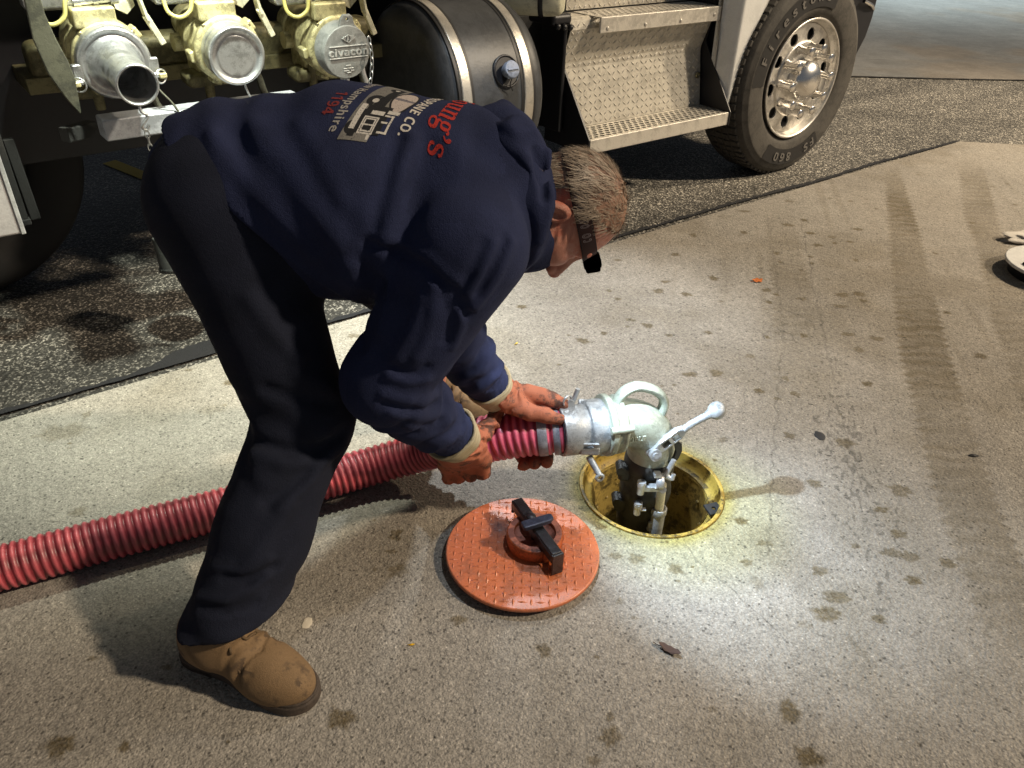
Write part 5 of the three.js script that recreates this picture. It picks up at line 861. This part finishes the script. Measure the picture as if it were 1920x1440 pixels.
{
  const base = [-0.30, 0, -1.45];
  const man = thing('person', 'man in navy hoodie, dark trousers and orange gloves, bent over gripping the red hose', 'person', base);
  const put = (name, g, m, parent = man, stuff) => mesh(name, g.translate(-base[0], -base[1], -base[2]), m, parent, stuff);
  const weave = texture(512, 512, (u, v, o) => { o[0] = o[1] = o[2] = 0.5 * tiled(u, v, 256, 1) + 0.3 * tiled(u, v, 100, 2) + 0.2 * tiled(u, v, 30, 3); });
  const cloth = (c, lint, more) => { const m = mat([1, 1, 1], 0.95, 0, more); m.map = repeat(texture(512, 512, (u, v, o) => { const n = 0.75 + 0.3 * tiled(u, v, 7, 4) + 0.25 * tiled(u, v, 220, 5) + (tiled(u, v, 190, 8) > 0.965 ? lint : 0); for (let k = 0; k < 3; k++) o[k] = c[k] * n; }, true), 4); m.bumpMap = repeat(weave, 7); m.bumpScale = 0.0016; m.sheen = 0.15; m.specularIntensity = 0.4; m.sheenRoughness = 0.6; m.sheenColor = new THREE.Color().setRGB(c[0] * 2.5, c[1] * 2.5, c[2] * 2.5); return m; };
  const navy = cloth([0.0200, 0.0255, 0.064], 0.2), black = cloth([0.0135, 0.0160, 0.0290], 0.3);
  // skin: the body is one surface, the head meshed finer and joined to it
  const skinMap = texture(512, 512, (u, v, o) => { const n = 0.5 * tiled(u, v, 10, 1) + 0.3 * tiled(u, v, 34, 2) + 0.2 * tiled(u, v, 120, 3), red = step(0.45, 0.75, n); o[0] = 0.50 - 0.05 * red; o[1] = 0.215 - 0.075 * red; o[2] = 0.15 - 0.06 * red; }, true);
  const skin = mat([1, 1, 1], 0.52); skin.map = repeat(skinMap, 5); skin.bumpMap = repeat(weave, 8); skin.bumpScale = 0.0012;
  put('body', merge([solid(bodyField, [-0.75, 0.05, -2.02], [0.12, 1.1, -0.9], 0.016), solid(headField, [-0.16, 0.66, -1.62], [0.26, 1.02, -1.26], 0.0036)]), skin);
  const top = put('hoodie', solid(hoodie, [-0.82, 0.30, -1.80], [0.16, 1.12, -1.06], 0.0075, 1), navy);
  put('hood', solid(hood, [-0.16, 0.68, -1.66], [0.14, 1.10, -1.24], 0.006, 1), navy, top);
  put('trousers', solid(trousers, [-0.80, 0.02, -2.10], [-0.20, 1.10, -0.84], 0.0085, 1), black);
  // boots
  const tan = mat([1, 1, 1], 0.78); tan.map = repeat(texture(512, 512, (u, v, o) => { const n = 0.5 * tiled(u, v, 5, 1) + 0.3 * tiled(u, v, 16, 2) + 0.2 * tiled(u, v, 60, 3), s = step(0.55, 0.8, n) * 0.55, g = 0.9 + 0.2 * tiled(u, v, 200, 4); o[0] = 0.205 * g * (1 - s); o[1] = 0.128 * g * (1 - s); o[2] = 0.062 * g * (1 - s * 0.9); }, true), 4); tan.bumpMap = repeat(weave, 9); tan.bumpScale = 0.001;
  const soleMat = worn([0.075, 0.055, 0.042], 0.75, 0, 0.4, 6), laceMat = mat([0.105, 0.066, 0.032], 0.8), eyeMat = mat([0.14, 0.10, 0.05], 0.4, 0.7);
  const upper = solid(bootUpper, [-0.03, 0.0, -0.09], [0.34, 0.23, 0.09], 0.0048, 1);
  const outline = [[-0.004, 0], [0.004, 0.028], [0.03, 0.039], [0.08, 0.037], [0.13, 0.040], [0.19, 0.053], [0.24, 0.059], [0.285, 0.050], [0.312, 0.028], [0.321, 0], [0.312, -0.028], [0.285, -0.048], [0.24, -0.054], [0.19, -0.048], [0.13, -0.036], [0.08, -0.036], [0.03, -0.038], [0.004, -0.028]];
  const spline = new THREE.CatmullRomCurve3(outline.map(([x, z]) => V(x, z, 0)), true).getPoints(90).map((p) => [p.x, p.y]);
  const soleGeo = merge([plate(spline, 0.024, 0.004).rotateX(-Math.PI / 2).translate(0, 0.026, 0), plate(spline.filter(([x]) => x < 0.09), 0.016, 0.002).rotateX(-Math.PI / 2).translate(0, 0.016, 0), plate(spline.map(([x, z]) => [0.159 + (x - 0.159) * 0.985, z * 0.965]), 0.008, 0.002).rotateX(-Math.PI / 2).translate(0, 0.0325, 0)]);
  for (const [heel, toe] of [[[-0.668, -1.047], [-0.380, -0.936]], [[-0.330, -1.955], [-0.030, -1.905]]]) {
    const b = group('boot', man, [heel[0] - base[0], 0, heel[1] - base[2]]); b.rotation.y = -Math.atan2(toe[1] - heel[1], toe[0] - heel[0]);
    mesh('upper', upper, tan, b); mesh('sole', soleGeo, soleMat, b);
    const laces = [], eyes = [];
    const onTop = (X, Z) => { let Y = 0.2; for (let i = 0; i < 60; i++) { const d = bootUpper(X, Y, Z); if (d < 0.0006) break; Y -= d * 0.6; } return [X, Y + 0.002, Z]; };
    for (const [X, i] of [[0.168, 0], [0.150, 1], [0.132, 2]]) { const p = [-0.024, -0.012, 0, 0.012, 0.024].map((Z) => onTop(X + 0.006 * (Z > 0 ? 1 : -1) * (i % 2 ? 1 : -1), Z)); laces.push(tube(p, 0.0032, 16, 6)); if (i !== 1) for (const q of [p[0], p[4]]) eyes.push(new THREE.TorusGeometry(0.0034, 0.0011, 6, 14).rotateX(Math.PI / 2).translate(...q)); }
    for (const s of [-1, 1]) laces.push(tube([[0.136, 0.128, s * 0.006], [0.150, 0.134, s * 0.020], [0.164, 0.126, s * 0.036], [0.158, 0.112, s * 0.032], [0.146, 0.120, s * 0.010]], 0.0033, 24, 6), tube([[0.138, 0.127, 0], [0.160, 0.118, s * 0.024], [0.178, 0.094, s * 0.042], [0.186, 0.084, s * 0.046]], 0.0031, 24, 6));
    mesh('lace', merge(laces), laceMat, b); mesh('eyelet', merge(eyes), eyeMat, b);
  }
  // gloves
  const leather = mat([1, 1, 1], 0.7); leather.map = repeat(texture(512, 512, (u, v, o) => { const n = 0.5 * tiled(u, v, 8, 1) + 0.3 * tiled(u, v, 26, 2) + 0.2 * tiled(u, v, 90, 3), s = step(0.46, 0.74, n) * 0.72; o[0] = 0.38 * (1 - s); o[1] = 0.115 * (1 - s * 0.85); o[2] = 0.055 * (1 - s * 0.7); }, true), 5); leather.bumpMap = repeat(weave, 10); leather.bumpScale = 0.0012;
  const linen = cloth([0.52, 0.43, 0.27], 0.1);
  function cuff(w, from, r0, r1, off, len) {   // short gauntlet with a turned edge, round the end of the sleeve
    const d = V(w[0] - from[0], w[1] - from[1], w[2] - from[2]).normalize();
    const g = turned([[r0 - 0.006, -len], [r0, -len - 0.003], [r0 + 0.004, -len + 0.002], [mix(r0, r1, 0.5) + 0.003, -len / 2], [r1 + 0.003, 0], [r1, 0.012], [r1 - 0.008, 0.014]], 40); const gp = g.attributes.position; for (let i = 0; i < gp.count; i++) { const a = Math.atan2(gp.getY(i), gp.getX(i)), k = 1 + 0.10 * (noise2(Math.cos(a) * 2 + 5, Math.sin(a) * 2 + w[0] * 30, 7) - 0.4); gp.setXYZ(i, gp.getX(i) * k, gp.getY(i) * k, gp.getZ(i) + 0.012 * (noise2(Math.cos(a) * 1.5 + 9, Math.sin(a) * 1.5, 3) - 0.5)); } g.computeVertexNormals();
    return g.applyQuaternion(new THREE.Quaternion().setFromUnitVectors(V(0, 0, 1), d)).translate(w[0] + d.x * off, w[1] + d.y * off, w[2] + d.z * off);
  }
  const g1 = put('glove', solid(GR, [-0.24, 0.06, -1.70], [0.02, 0.42, -1.26], 0.0038, 1), leather), g2 = put('glove', solid(GL, [-0.12, 0.10, -1.66], [0.17, 0.44, -1.44], 0.0036, 1), leather);
  put('cuff', cuff(WRI[0], ELB[0], 0.0595, 0.053, 0.024, 0.030), linen, g1); put('cuff', cuff(WRI[1], ELB[1], 0.0535, 0.045, 0.030, 0.042), linen, g2);

  // print on the back, laid on the cloth
  const pc = document.createElement('canvas'); pc.width = 1024; pc.height = 1024;
  {
    const c = pc.getContext('2d'); c.clearRect(0, 0, 1024, 1024); c.textAlign = 'center'; c.textBaseline = 'middle';
    c.fillStyle = '#b02a20'; c.font = 'italic bold 170px serif'; c.save(); c.translate(512, 150); c.transform(1, -0.10, -0.18, 1, 0, 0); c.fillText('Young\u2019s', 0, 0); c.restore();
    c.fillStyle = '#cfc8c0'; c.font = 'italic bold 78px sans-serif'; c.fillText('PROPANE CO.', 512, 325, 800);
    // the lorry: a tank truck on a grey field
    c.save(); c.translate(0, 372 - 430 * 0.82); c.scale(1, 0.82);
    c.fillStyle = '#77746f'; c.beginPath(); c.moveTo(250, 560); c.lineTo(560, 520); c.lineTo(830, 560); c.lineTo(830, 740); c.quadraticCurveTo(520, 690, 130, 745); c.lineTo(150, 640); c.closePath(); c.fill();
    c.fillStyle = '#b8aba3'; c.beginPath(); c.ellipse(500, 492, 130, 66, -0.06, 0, 7); c.fill(); c.fillStyle = '#6e6a70'; c.fillRect(486, 428, 28, 128);
    c.strokeStyle = '#0b0c12'; c.lineWidth = 12; c.beginPath(); c.ellipse(500, 492, 134, 70, -0.06, 0, 7); c.stroke();
    c.fillStyle = '#0b0c12'; c.fillRect(600, 510, 190, 150); c.fillRect(330, 568, 330, 50); c.beginPath(); c.arc(560, 648, 54, 0, 7); c.arc(370, 610, 42, 0, 7); c.arc(760, 690, 40, 0, 7); c.fill(); c.fillRect(640, 655, 170, 40);
    c.fillStyle = '#c4bfb8'; c.beginPath(); c.arc(560, 648, 20, 0, 7); c.arc(370, 610, 15, 0, 7); c.fill(); c.fillRect(625, 452, 26, 74); c.fillRect(660, 470, 118, 14); c.fillRect(660, 470, 12, 60); c.fillRect(766, 470, 12, 60); c.fillRect(706, 492, 12, 40); c.fillRect(600, 670, 170, 34); c.fillRect(640, 540, 30, 80); c.fillRect(792, 560, 26, 18);
    c.strokeStyle = '#c4bfb8'; c.lineWidth = 9; c.strokeRect(690, 556, 96, 84); c.strokeRect(702, 568, 72, 60); c.beginPath(); c.moveTo(738, 556); c.lineTo(738, 640); c.stroke();
    c.fillStyle = '#0b0c12'; for (let i = 0; i < 260; i++) { c.globalAlpha = 0.16; c.fillRect(150 + 660 * rnd(), 570 + 160 * rnd(), 6, 5); } c.globalAlpha = 1; c.restore();
    c.fillStyle = '#9c9894'; c.font = 'bold 66px sans-serif'; c.fillText('New Hampshire', 540, 668, 720);
    c.fillStyle = '#7a2424'; c.font = 'bold 84px sans-serif'; c.fillText('1194', 610, 742, 260);
    c.globalCompositeOperation = 'destination-out'; for (let i = 0; i < 5200; i++) { const k = 1.5 + 3 * rnd() * rnd(); c.fillRect(1024 * rnd(), 800 * rnd(), k, k * (0.6 + rnd())); } c.globalCompositeOperation = 'source-over';   // cracked and washed
  }
  const pt = new THREE.CanvasTexture(pc); pt.colorSpace = THREE.SRGBColorSpace;
  const printMat = mat([1, 1, 1], 0.85); printMat.map = pt; printMat.alphaTest = 0.5; printMat.bumpMap = repeat(weave, 4); printMat.bumpScale = 0.0012;
  { // lies round the back: a = angle about the spine, s = along it
    const nu = 90, nv = 90, pos = [], uv = [], idx = [];
    for (let j = 0; j <= nv; j++) for (let i = 0; i <= nu; i++) {
      const u = i / nu, v = j / nv, x = mix(PRINT.x0, PRINT.x1, v) + PRINT.skew * (u - 0.5), a = PRINT.a0 + (u - 0.5) * PRINT.span, dy = Math.cos(a), dz = Math.sin(a), oy = 0.862, oz = Z0;
      let t = 0.36; for (let n = 0; n < 70; n++) { const d = hoodie(x, oy + dy * t, oz + dz * t); if (Math.abs(d) < 0.0004) break; t -= d * 0.75; }
      t += 0.0010; pos.push(x - base[0], oy + dy * t - base[1], oz + dz * t - base[2]); uv.push(u, v);
    }
    for (let j = 0; j < nv; j++) for (let i = 0; i < nu; i++) { const p = j * (nu + 1) + i, q = p + nu + 1; idx.push(p, p + 1, q, p + 1, q + 1, q); }
    const g = new THREE.BufferGeometry(); g.setAttribute('position', new THREE.Float32BufferAttribute(pos, 3)); g.setAttribute('uv', new THREE.Float32BufferAttribute(uv, 2)); g.setIndex(idx); g.computeVertexNormals();
    mesh('back_print', g, printMat, top);
  }
  // hair: a short cap with loose strands over it
  const hairMat = new THREE.MeshPhysicalMaterial({ vertexColors: true, roughness: 0.5 }), skull = (f, u, r) => headField(...outHead(f, u, r));
  const strapU = (f, r) => { const L = Math.hypot(f + 0.006, r) || 1; return 0.044 - 0.010 * (0.5 - 0.5 * (f + 0.006) / L); };
  const hairy = (f, u, r) => f > 0.062 ? false : f > 0.02 ? u > 0.066 + 0.75 * (f - 0.02) : f > -0.055 ? u > strapU(f, r) + 0.010 : u > -0.055 && (u > strapU(f, r) + 0.012 || u < strapU(f, r) - 0.012);
  const P = [], C = [], I = [];
  const strand = (f, u, r, len, lift, dir, w, tone) => {
    let p = [f, u, r], d = [...dir]; const first = P.length / 3, seg = 4;
    for (let s = 0; s <= seg; s++) {
      const e = 0.004, n = [skull(p[0] + e, p[1], p[2]) - skull(p[0] - e, p[1], p[2]), skull(p[0], p[1] + e, p[2]) - skull(p[0], p[1] - e, p[2]), skull(p[0], p[1], p[2] + e) - skull(p[0], p[1], p[2] - e)], L = Math.hypot(...n) || 1; n.forEach((v, k) => { n[k] = v / L; });
      const dn = d[0] * n[0] + d[1] * n[1] + d[2] * n[2]; d = d.map((v, k) => v - n[k] * dn + n[k] * lift); const dl = Math.hypot(...d); d = d.map((v) => v / dl);
      const side = [n[1] * d[2] - n[2] * d[1], n[2] * d[0] - n[0] * d[2], n[0] * d[1] - n[1] * d[0]], ww = w * (1 - 0.85 * s / seg);
      for (const k of [-1, 1]) { const q = outHead(p[0] + side[0] * ww * k, p[1] + side[1] * ww * k, p[2] + side[2] * ww * k); P.push(q[0] - base[0], q[1] - base[1], q[2] - base[2]); C.push(...tone); }
      if (s < seg) { const a = first + s * 2; I.push(a, a + 1, a + 2, a + 1, a + 3, a + 2); }
      p = p.map((v, k) => v + d[k] * len / seg);
    }
  };
  for (let i = 0, made = 0; made < 5600 && i < 120000; i++) {
    const a = rnd() * 2 - 1, b = rnd() * 6.2832, q = Math.sqrt(1 - a * a); let f = -0.006 + 0.13 * q * Math.cos(b), r = 0.11 * q * Math.sin(b), u = 0.03 + 0.125 * a, d = 1;
    for (let n = 0; n < 12; n++) { d = skull(f, u, r); const k = d / (Math.hypot(f + 0.006, u - 0.03, r) || 1); f -= (f + 0.006) * k * 0.9; u -= (u - 0.03) * k * 0.9; r -= r * k * 0.9; }
    if (!hairy(f, u, r) || (u < 0.02 && Math.abs(r) > 0.07 && f > -0.035)) continue;
    const back = f < -0.03, thin = u > 0.075 ? (f > -0.03 ? 0.30 : 0.7) : 1; if (rnd() > thin) continue;
    const wob = noise3(f * 85, u * 85, r * 85), g = rnd(), grey = clamp(0.25 + 0.5 * wob + 0.5 * (g - 0.5)), tone = [mix(0.16, 0.58, grey), mix(0.108, 0.48, grey), mix(0.070, 0.38, grey)];
    const nape = u < 0.0 && back;
    strand(f, u, r, (nape ? 0.026 : 0.024) + 0.016 * rnd(), (nape ? 0.5 : 0.13) + 0.20 * rnd(), back ? [-0.35 + 0.6 * (rnd() - 0.5), -0.9, 1.6 * (wob - 0.5) + 0.5 * (rnd() - 0.5)] : [-0.35 + 1.2 * (wob - 0.5) + 0.6 * (rnd() - 0.5), -0.5 + 0.8 * (rnd() - 0.5), Math.sign(r) * 0.3 + 1.4 * (wob - 0.5)], 0.0006 + 0.0005 * rnd(), tone);
    made++;
    if (nape && made % 6 === 0) strand(f, u, r, 0.045 + 0.02 * rnd(), 0.9, [-0.3, -0.4 + 0.8 * (rnd() - 0.5), 0.9 * (rnd() - 0.5)], 0.0006, tone);
  }
  const hg = new THREE.BufferGeometry(); hg.setAttribute('position', new THREE.Float32BufferAttribute(P, 3)); hg.setAttribute('color', new THREE.Float32BufferAttribute(C, 3)); hg.setIndex(I); hg.computeVertexNormals();
  const hair = mesh('hair', hg, hairMat, man);
  const capField = (x, y, z) => { const [f, u, r] = inHead(x, y, z); const d = headField(x, y, z) - 0.0035 + 0.002 * (noise3(x * 140, y * 140, z * 140) - 0.5); const edge = (f > 0.02 ? 0.070 + 0.8 * (f - 0.02) : f > -0.055 ? strapU(f, r) + 0.012 : -0.05) - u; return smax(smax(d, edge, 0.006), f - 0.055, 0.006); };
  put('scalp_hair', solid(capField, [-0.10, 0.72, -1.58], [0.26, 1.02, -1.30], 0.0042), worn([0.34, 0.19, 0.125], 0.65, 0, 0.45, 8), hair);

  // headlamp: strap round the head, lamp on the brow
  const lampThing = thing('headlamp', 'black headlamp on a dark maroon strap with grey letters, worn low on the man\u2019s forehead', 'headlamp', [HC.x, HC.y, HC.z]);
  const sc = document.createElement('canvas'); sc.width = 1024; sc.height = 64;
  { const c = sc.getContext('2d'); c.fillStyle = '#2a0c0c'; c.fillRect(0, 0, 1024, 64); c.fillStyle = '#160608'; c.fillRect(0, 0, 1024, 5); c.fillRect(0, 59, 1024, 5); c.strokeStyle = '#8d8688'; c.lineWidth = 2.5; c.font = 'bold 44px sans-serif'; c.textBaseline = 'middle'; c.textAlign = 'center'; for (const [s, x] of [['C', 300], ['O', 342], ['O', 420], ['R', 460], ['W', 520], ['A', 565], ['D', 640]]) c.strokeText(s, x, 33); }
  const st = new THREE.CanvasTexture(sc); st.colorSpace = THREE.SRGBColorSpace;
  const strapMat = mat([1, 1, 1], 0.8); strapMat.map = st;
  { // u runs from the brow past the right ear to the back of the head and round
    const n = 120, pos = [], uv = [], idx = [], rows = [-1, -0.96, 0.96, 1];
    for (let i = 0; i <= n; i++) { const a = i / n * 2 * Math.PI, cf = Math.cos(a), sr = Math.sin(a), u0 = 0.044 - 0.010 * (0.5 - 0.5 * cf); rows.forEach((k, j) => {
      const u = u0 + k * 0.0155; let t = 0.16; for (let m = 0; m < 60; m++) { const d = skull(-0.006 + cf * t, u, sr * t); if (Math.abs(d) < 0.0004) break; t -= d * 0.7; }
      t = Math.min(t, 0.5 * (0.098 + 0.086) - 0.0 + 0.018 * Math.abs(cf)); t += j === 0 || j === 3 ? 0.001 : 0.0050; const q = outHead(-0.006 + cf * t, u, sr * t); pos.push(q[0] - HC.x, q[1] - HC.y, q[2] - HC.z); uv.push(i / n * 2.0, (k + 1) / 2); }); }
    for (let i = 0; i < n; i++) for (let j = 0; j < 3; j++) { const p = i * 4 + j; idx.push(p, p + 4, p + 1, p + 1, p + 4, p + 5); }
    const g = new THREE.BufferGeometry(); g.setAttribute('position', new THREE.Float32BufferAttribute(pos, 3)); g.setAttribute('uv', new THREE.Float32BufferAttribute(uv, 2)); g.setIndex(idx); g.computeVertexNormals(); mesh('strap', g, strapMat, lampThing);
  }
  const basis = new THREE.Matrix4().makeBasis(HR, HU, HF), frame = (g) => g.applyMatrix4(basis);
  const shell = mat([0.010, 0.010, 0.012], 0.35);
  mesh('lamp_housing', frame(merge([box(0.058, 0.036, 0.022, 0, 0.047, 0.113, 0.007), box(0.040, 0.030, 0.014, 0, 0.047, 0.126, 0.005), box(0.066, 0.028, 0.010, 0, 0.046, 0.100, 0.004)])), shell, lampThing);
  const led = mat([0.9, 0.9, 0.9], 0.3); led.emissive.setRGB(0.88, 0.95, 1); led.emissiveIntensity = 6;
  mesh('lamp_lens', frame(turned([[0.0005, 0.1345], [0.009, 0.134], [0.010, 0.132]], 28).translate(0, 0.047, 0)), led, lampThing);
}

// ------------------------------------------------------------------ small things on the ground
{
  // white lid at the right edge, its cloth beside it
  const lid = thing('white_cover', 'round white cover on the slab, cut by the right edge of the photo', 'manhole cover', [2.335, 0, -3.09]);
  const white = worn([0.70, 0.69, 0.66], 0.5, 0, 0.12, 3);
  mesh('cover_plate', new THREE.LatheGeometry([[0.0005, 0.058], [0.205, 0.058], [0.210, 0.054], [0.210, 0.046], [0.205, 0.042], [0.0005, 0.042]].map(([r, y]) => new THREE.Vector2(r, y)), 96), white, lid);
  mesh('skirt', new THREE.LatheGeometry([[0.185, 0.044], [0.185, 0.0], [0.170, 0.0]].map(([r, y]) => new THREE.Vector2(r, y)), 72), M.black, lid);
  mesh('grip', box(0.10, 0.012, 0.03, -0.12, 0.061, 0.02, 0.004), M.frame, lid);
  const rag = new THREE.SphereGeometry(1, 60, 40), p = rag.attributes.position;
  for (let i = 0; i < p.count; i++) { const x = p.getX(i), y = p.getY(i), z = p.getZ(i), k = 0.65 + 0.7 * noise3(x * 2.2 + 3, y * 2.2, z * 2.2) + 0.25 * noise3(x * 6, y * 6, z * 6); p.setXYZ(i, x * 0.19 * k, Math.max(0.001, 0.014 + y * 0.03 * k), z * 0.07 * k); }
  rag.computeVertexNormals();
  const m = mesh('crumpled_cloth', rag, worn([0.62, 0.58, 0.52], 0.9, 0, 0.4, 2)); m.position.set(2.53, 0, -3.50); m.rotation.y = 0.1;
  tag(m, 'crumpled pale cloth lying behind the white cover at the right edge', 'cloth');
}
function leaf(name, label, at, size, turn, color, lobes, curl, group) {
  const s = new THREE.Shape(), n = 40;
  for (let i = 0; i <= n; i++) { const a = i / n * 2 * Math.PI; if (!lobes) { s[i ? 'lineTo' : 'moveTo'](Math.cos(a), 0.36 * Math.sin(a) * Math.sqrt(Math.abs(Math.sin(a))) * (1 + 0.12 * Math.sin(a * 9))); continue; }
    const r = lobes ? 0.55 + 0.45 * Math.pow(Math.abs(Math.cos(a * lobes / 2)), 0.6) : 0.35 + 0.65 * Math.abs(Math.cos(a)); s[i ? 'lineTo' : 'moveTo'](Math.cos(a) * r, Math.sin(a) * r * (lobes ? 0.8 : 0.75)); }
  const blade = new THREE.ExtrudeGeometry(s, { depth: 0.02, bevelEnabled: false, curveSegments: 4 }), p = blade.attributes.position;
  for (let i = 0; i < p.count; i++) { const x = p.getX(i), y = p.getY(i); p.setZ(i, p.getZ(i) + curl * (x * x + 0.6 * y * y) + 0.12 * noise2(x * 3 + at[0] * 9, y * 3)); }
  blade.computeVertexNormals(); blade.scale(size, size, size).rotateX(-Math.PI / 2).translate(0, 0.002, 0);
  const l = thing(name, label, 'leaf', [at[0], 0, at[1]], turn, group);
  mesh('blade', blade, mat(color, 0.7), l);
  mesh('stem', tube([[-size * 1.5, 0.003, 0], [-size, 0.004, size * 0.1], [-size * 0.2, 0.003 + curl * 0.01, 0]], 0.0009, 10, 5), mat([color[0] * 0.6, color[1] * 0.6, color[2] * 0.6], 0.8), l);
  return l;
}
leaf('maple_leaf', 'orange lobed leaf on the slab below the truck\u2019s front wheel', [1.012, -2.953], 0.024, 0.4, [0.50, 0.13, 0.02], 5, 0.15);
leaf('yellow_leaf', 'tiny bright yellow leaf in front of the man\u2019s near boot', [-0.198, -1.079], 0.0065, 0.2, [0.72, 0.42, 0.0], 0, 0.1);
leaf('yellow_leaf', 'tiny yellow leaf on the slab right of the man\u2019s far forearm', [0.011, -2.373], 0.009, 1.0, [0.62, 0.42, 0.05], 0, 0.2);
leaf('dead_leaf', 'small dry brown leaf in the lamplight below the port', [0.358, -1.085], 0.026, -0.55, [0.075, 0.040, 0.028], 0, 0.35);
{
  const blob = (label, at, rx, rz, h, c) => { const g = new THREE.SphereGeometry(1, 28, 14), p = g.attributes.position; for (let i = 0; i < p.count; i++) { const x = p.getX(i), y = p.getY(i), z = p.getZ(i), k = 0.75 + 0.5 * noise3(x * 1.8 + at[0] * 7, y * 1.8, z * 1.8 + at[1] * 5); p.setXYZ(i, x * rx * k, Math.max(-0.0005, y * h), z * rz * k); } g.computeVertexNormals(); const m = mesh('tar_blob', g, mat(c, 0.6)); m.position.set(at[0], 0.0005, at[1]); return tag(m, label, 'tar spot'); };
  blob('flat black tar spot on the slab right of the lever ball', [0.935, -1.882], 0.016, 0.021, 0.002, [0.02, 0.02, 0.022]);
  blob('small black chip in the right-hand tyre track', [1.363, -1.806], 0.015, 0.006, 0.006, [0.015, 0.013, 0.012]);
  const chip = blob('pale chalky splotch on the slab by the near boot\u2019s laces', [-0.437, -1.129], 0.011, 0.016, 0.0015, [0.62, 0.56, 0.46]); chip.name = 'pale_splotch'; chip.userData.category = 'stain';
  const nub = thing('hose_stub', 'small bright metal stub on the asphalt behind the man\u2019s thigh', 'pipe stub', [-1.233, -0.004, -2.709]); mesh('stub_body', rod([0, 0, 0], [0, 0.03, 0], 0.012, 0.011), M.galv, nub); mesh('stub_cap', rod([0, 0.03, 0], [0, 0.04, 0], 0.008, 0.006), M.galv, nub);
}

renderer.render(scene, camera);
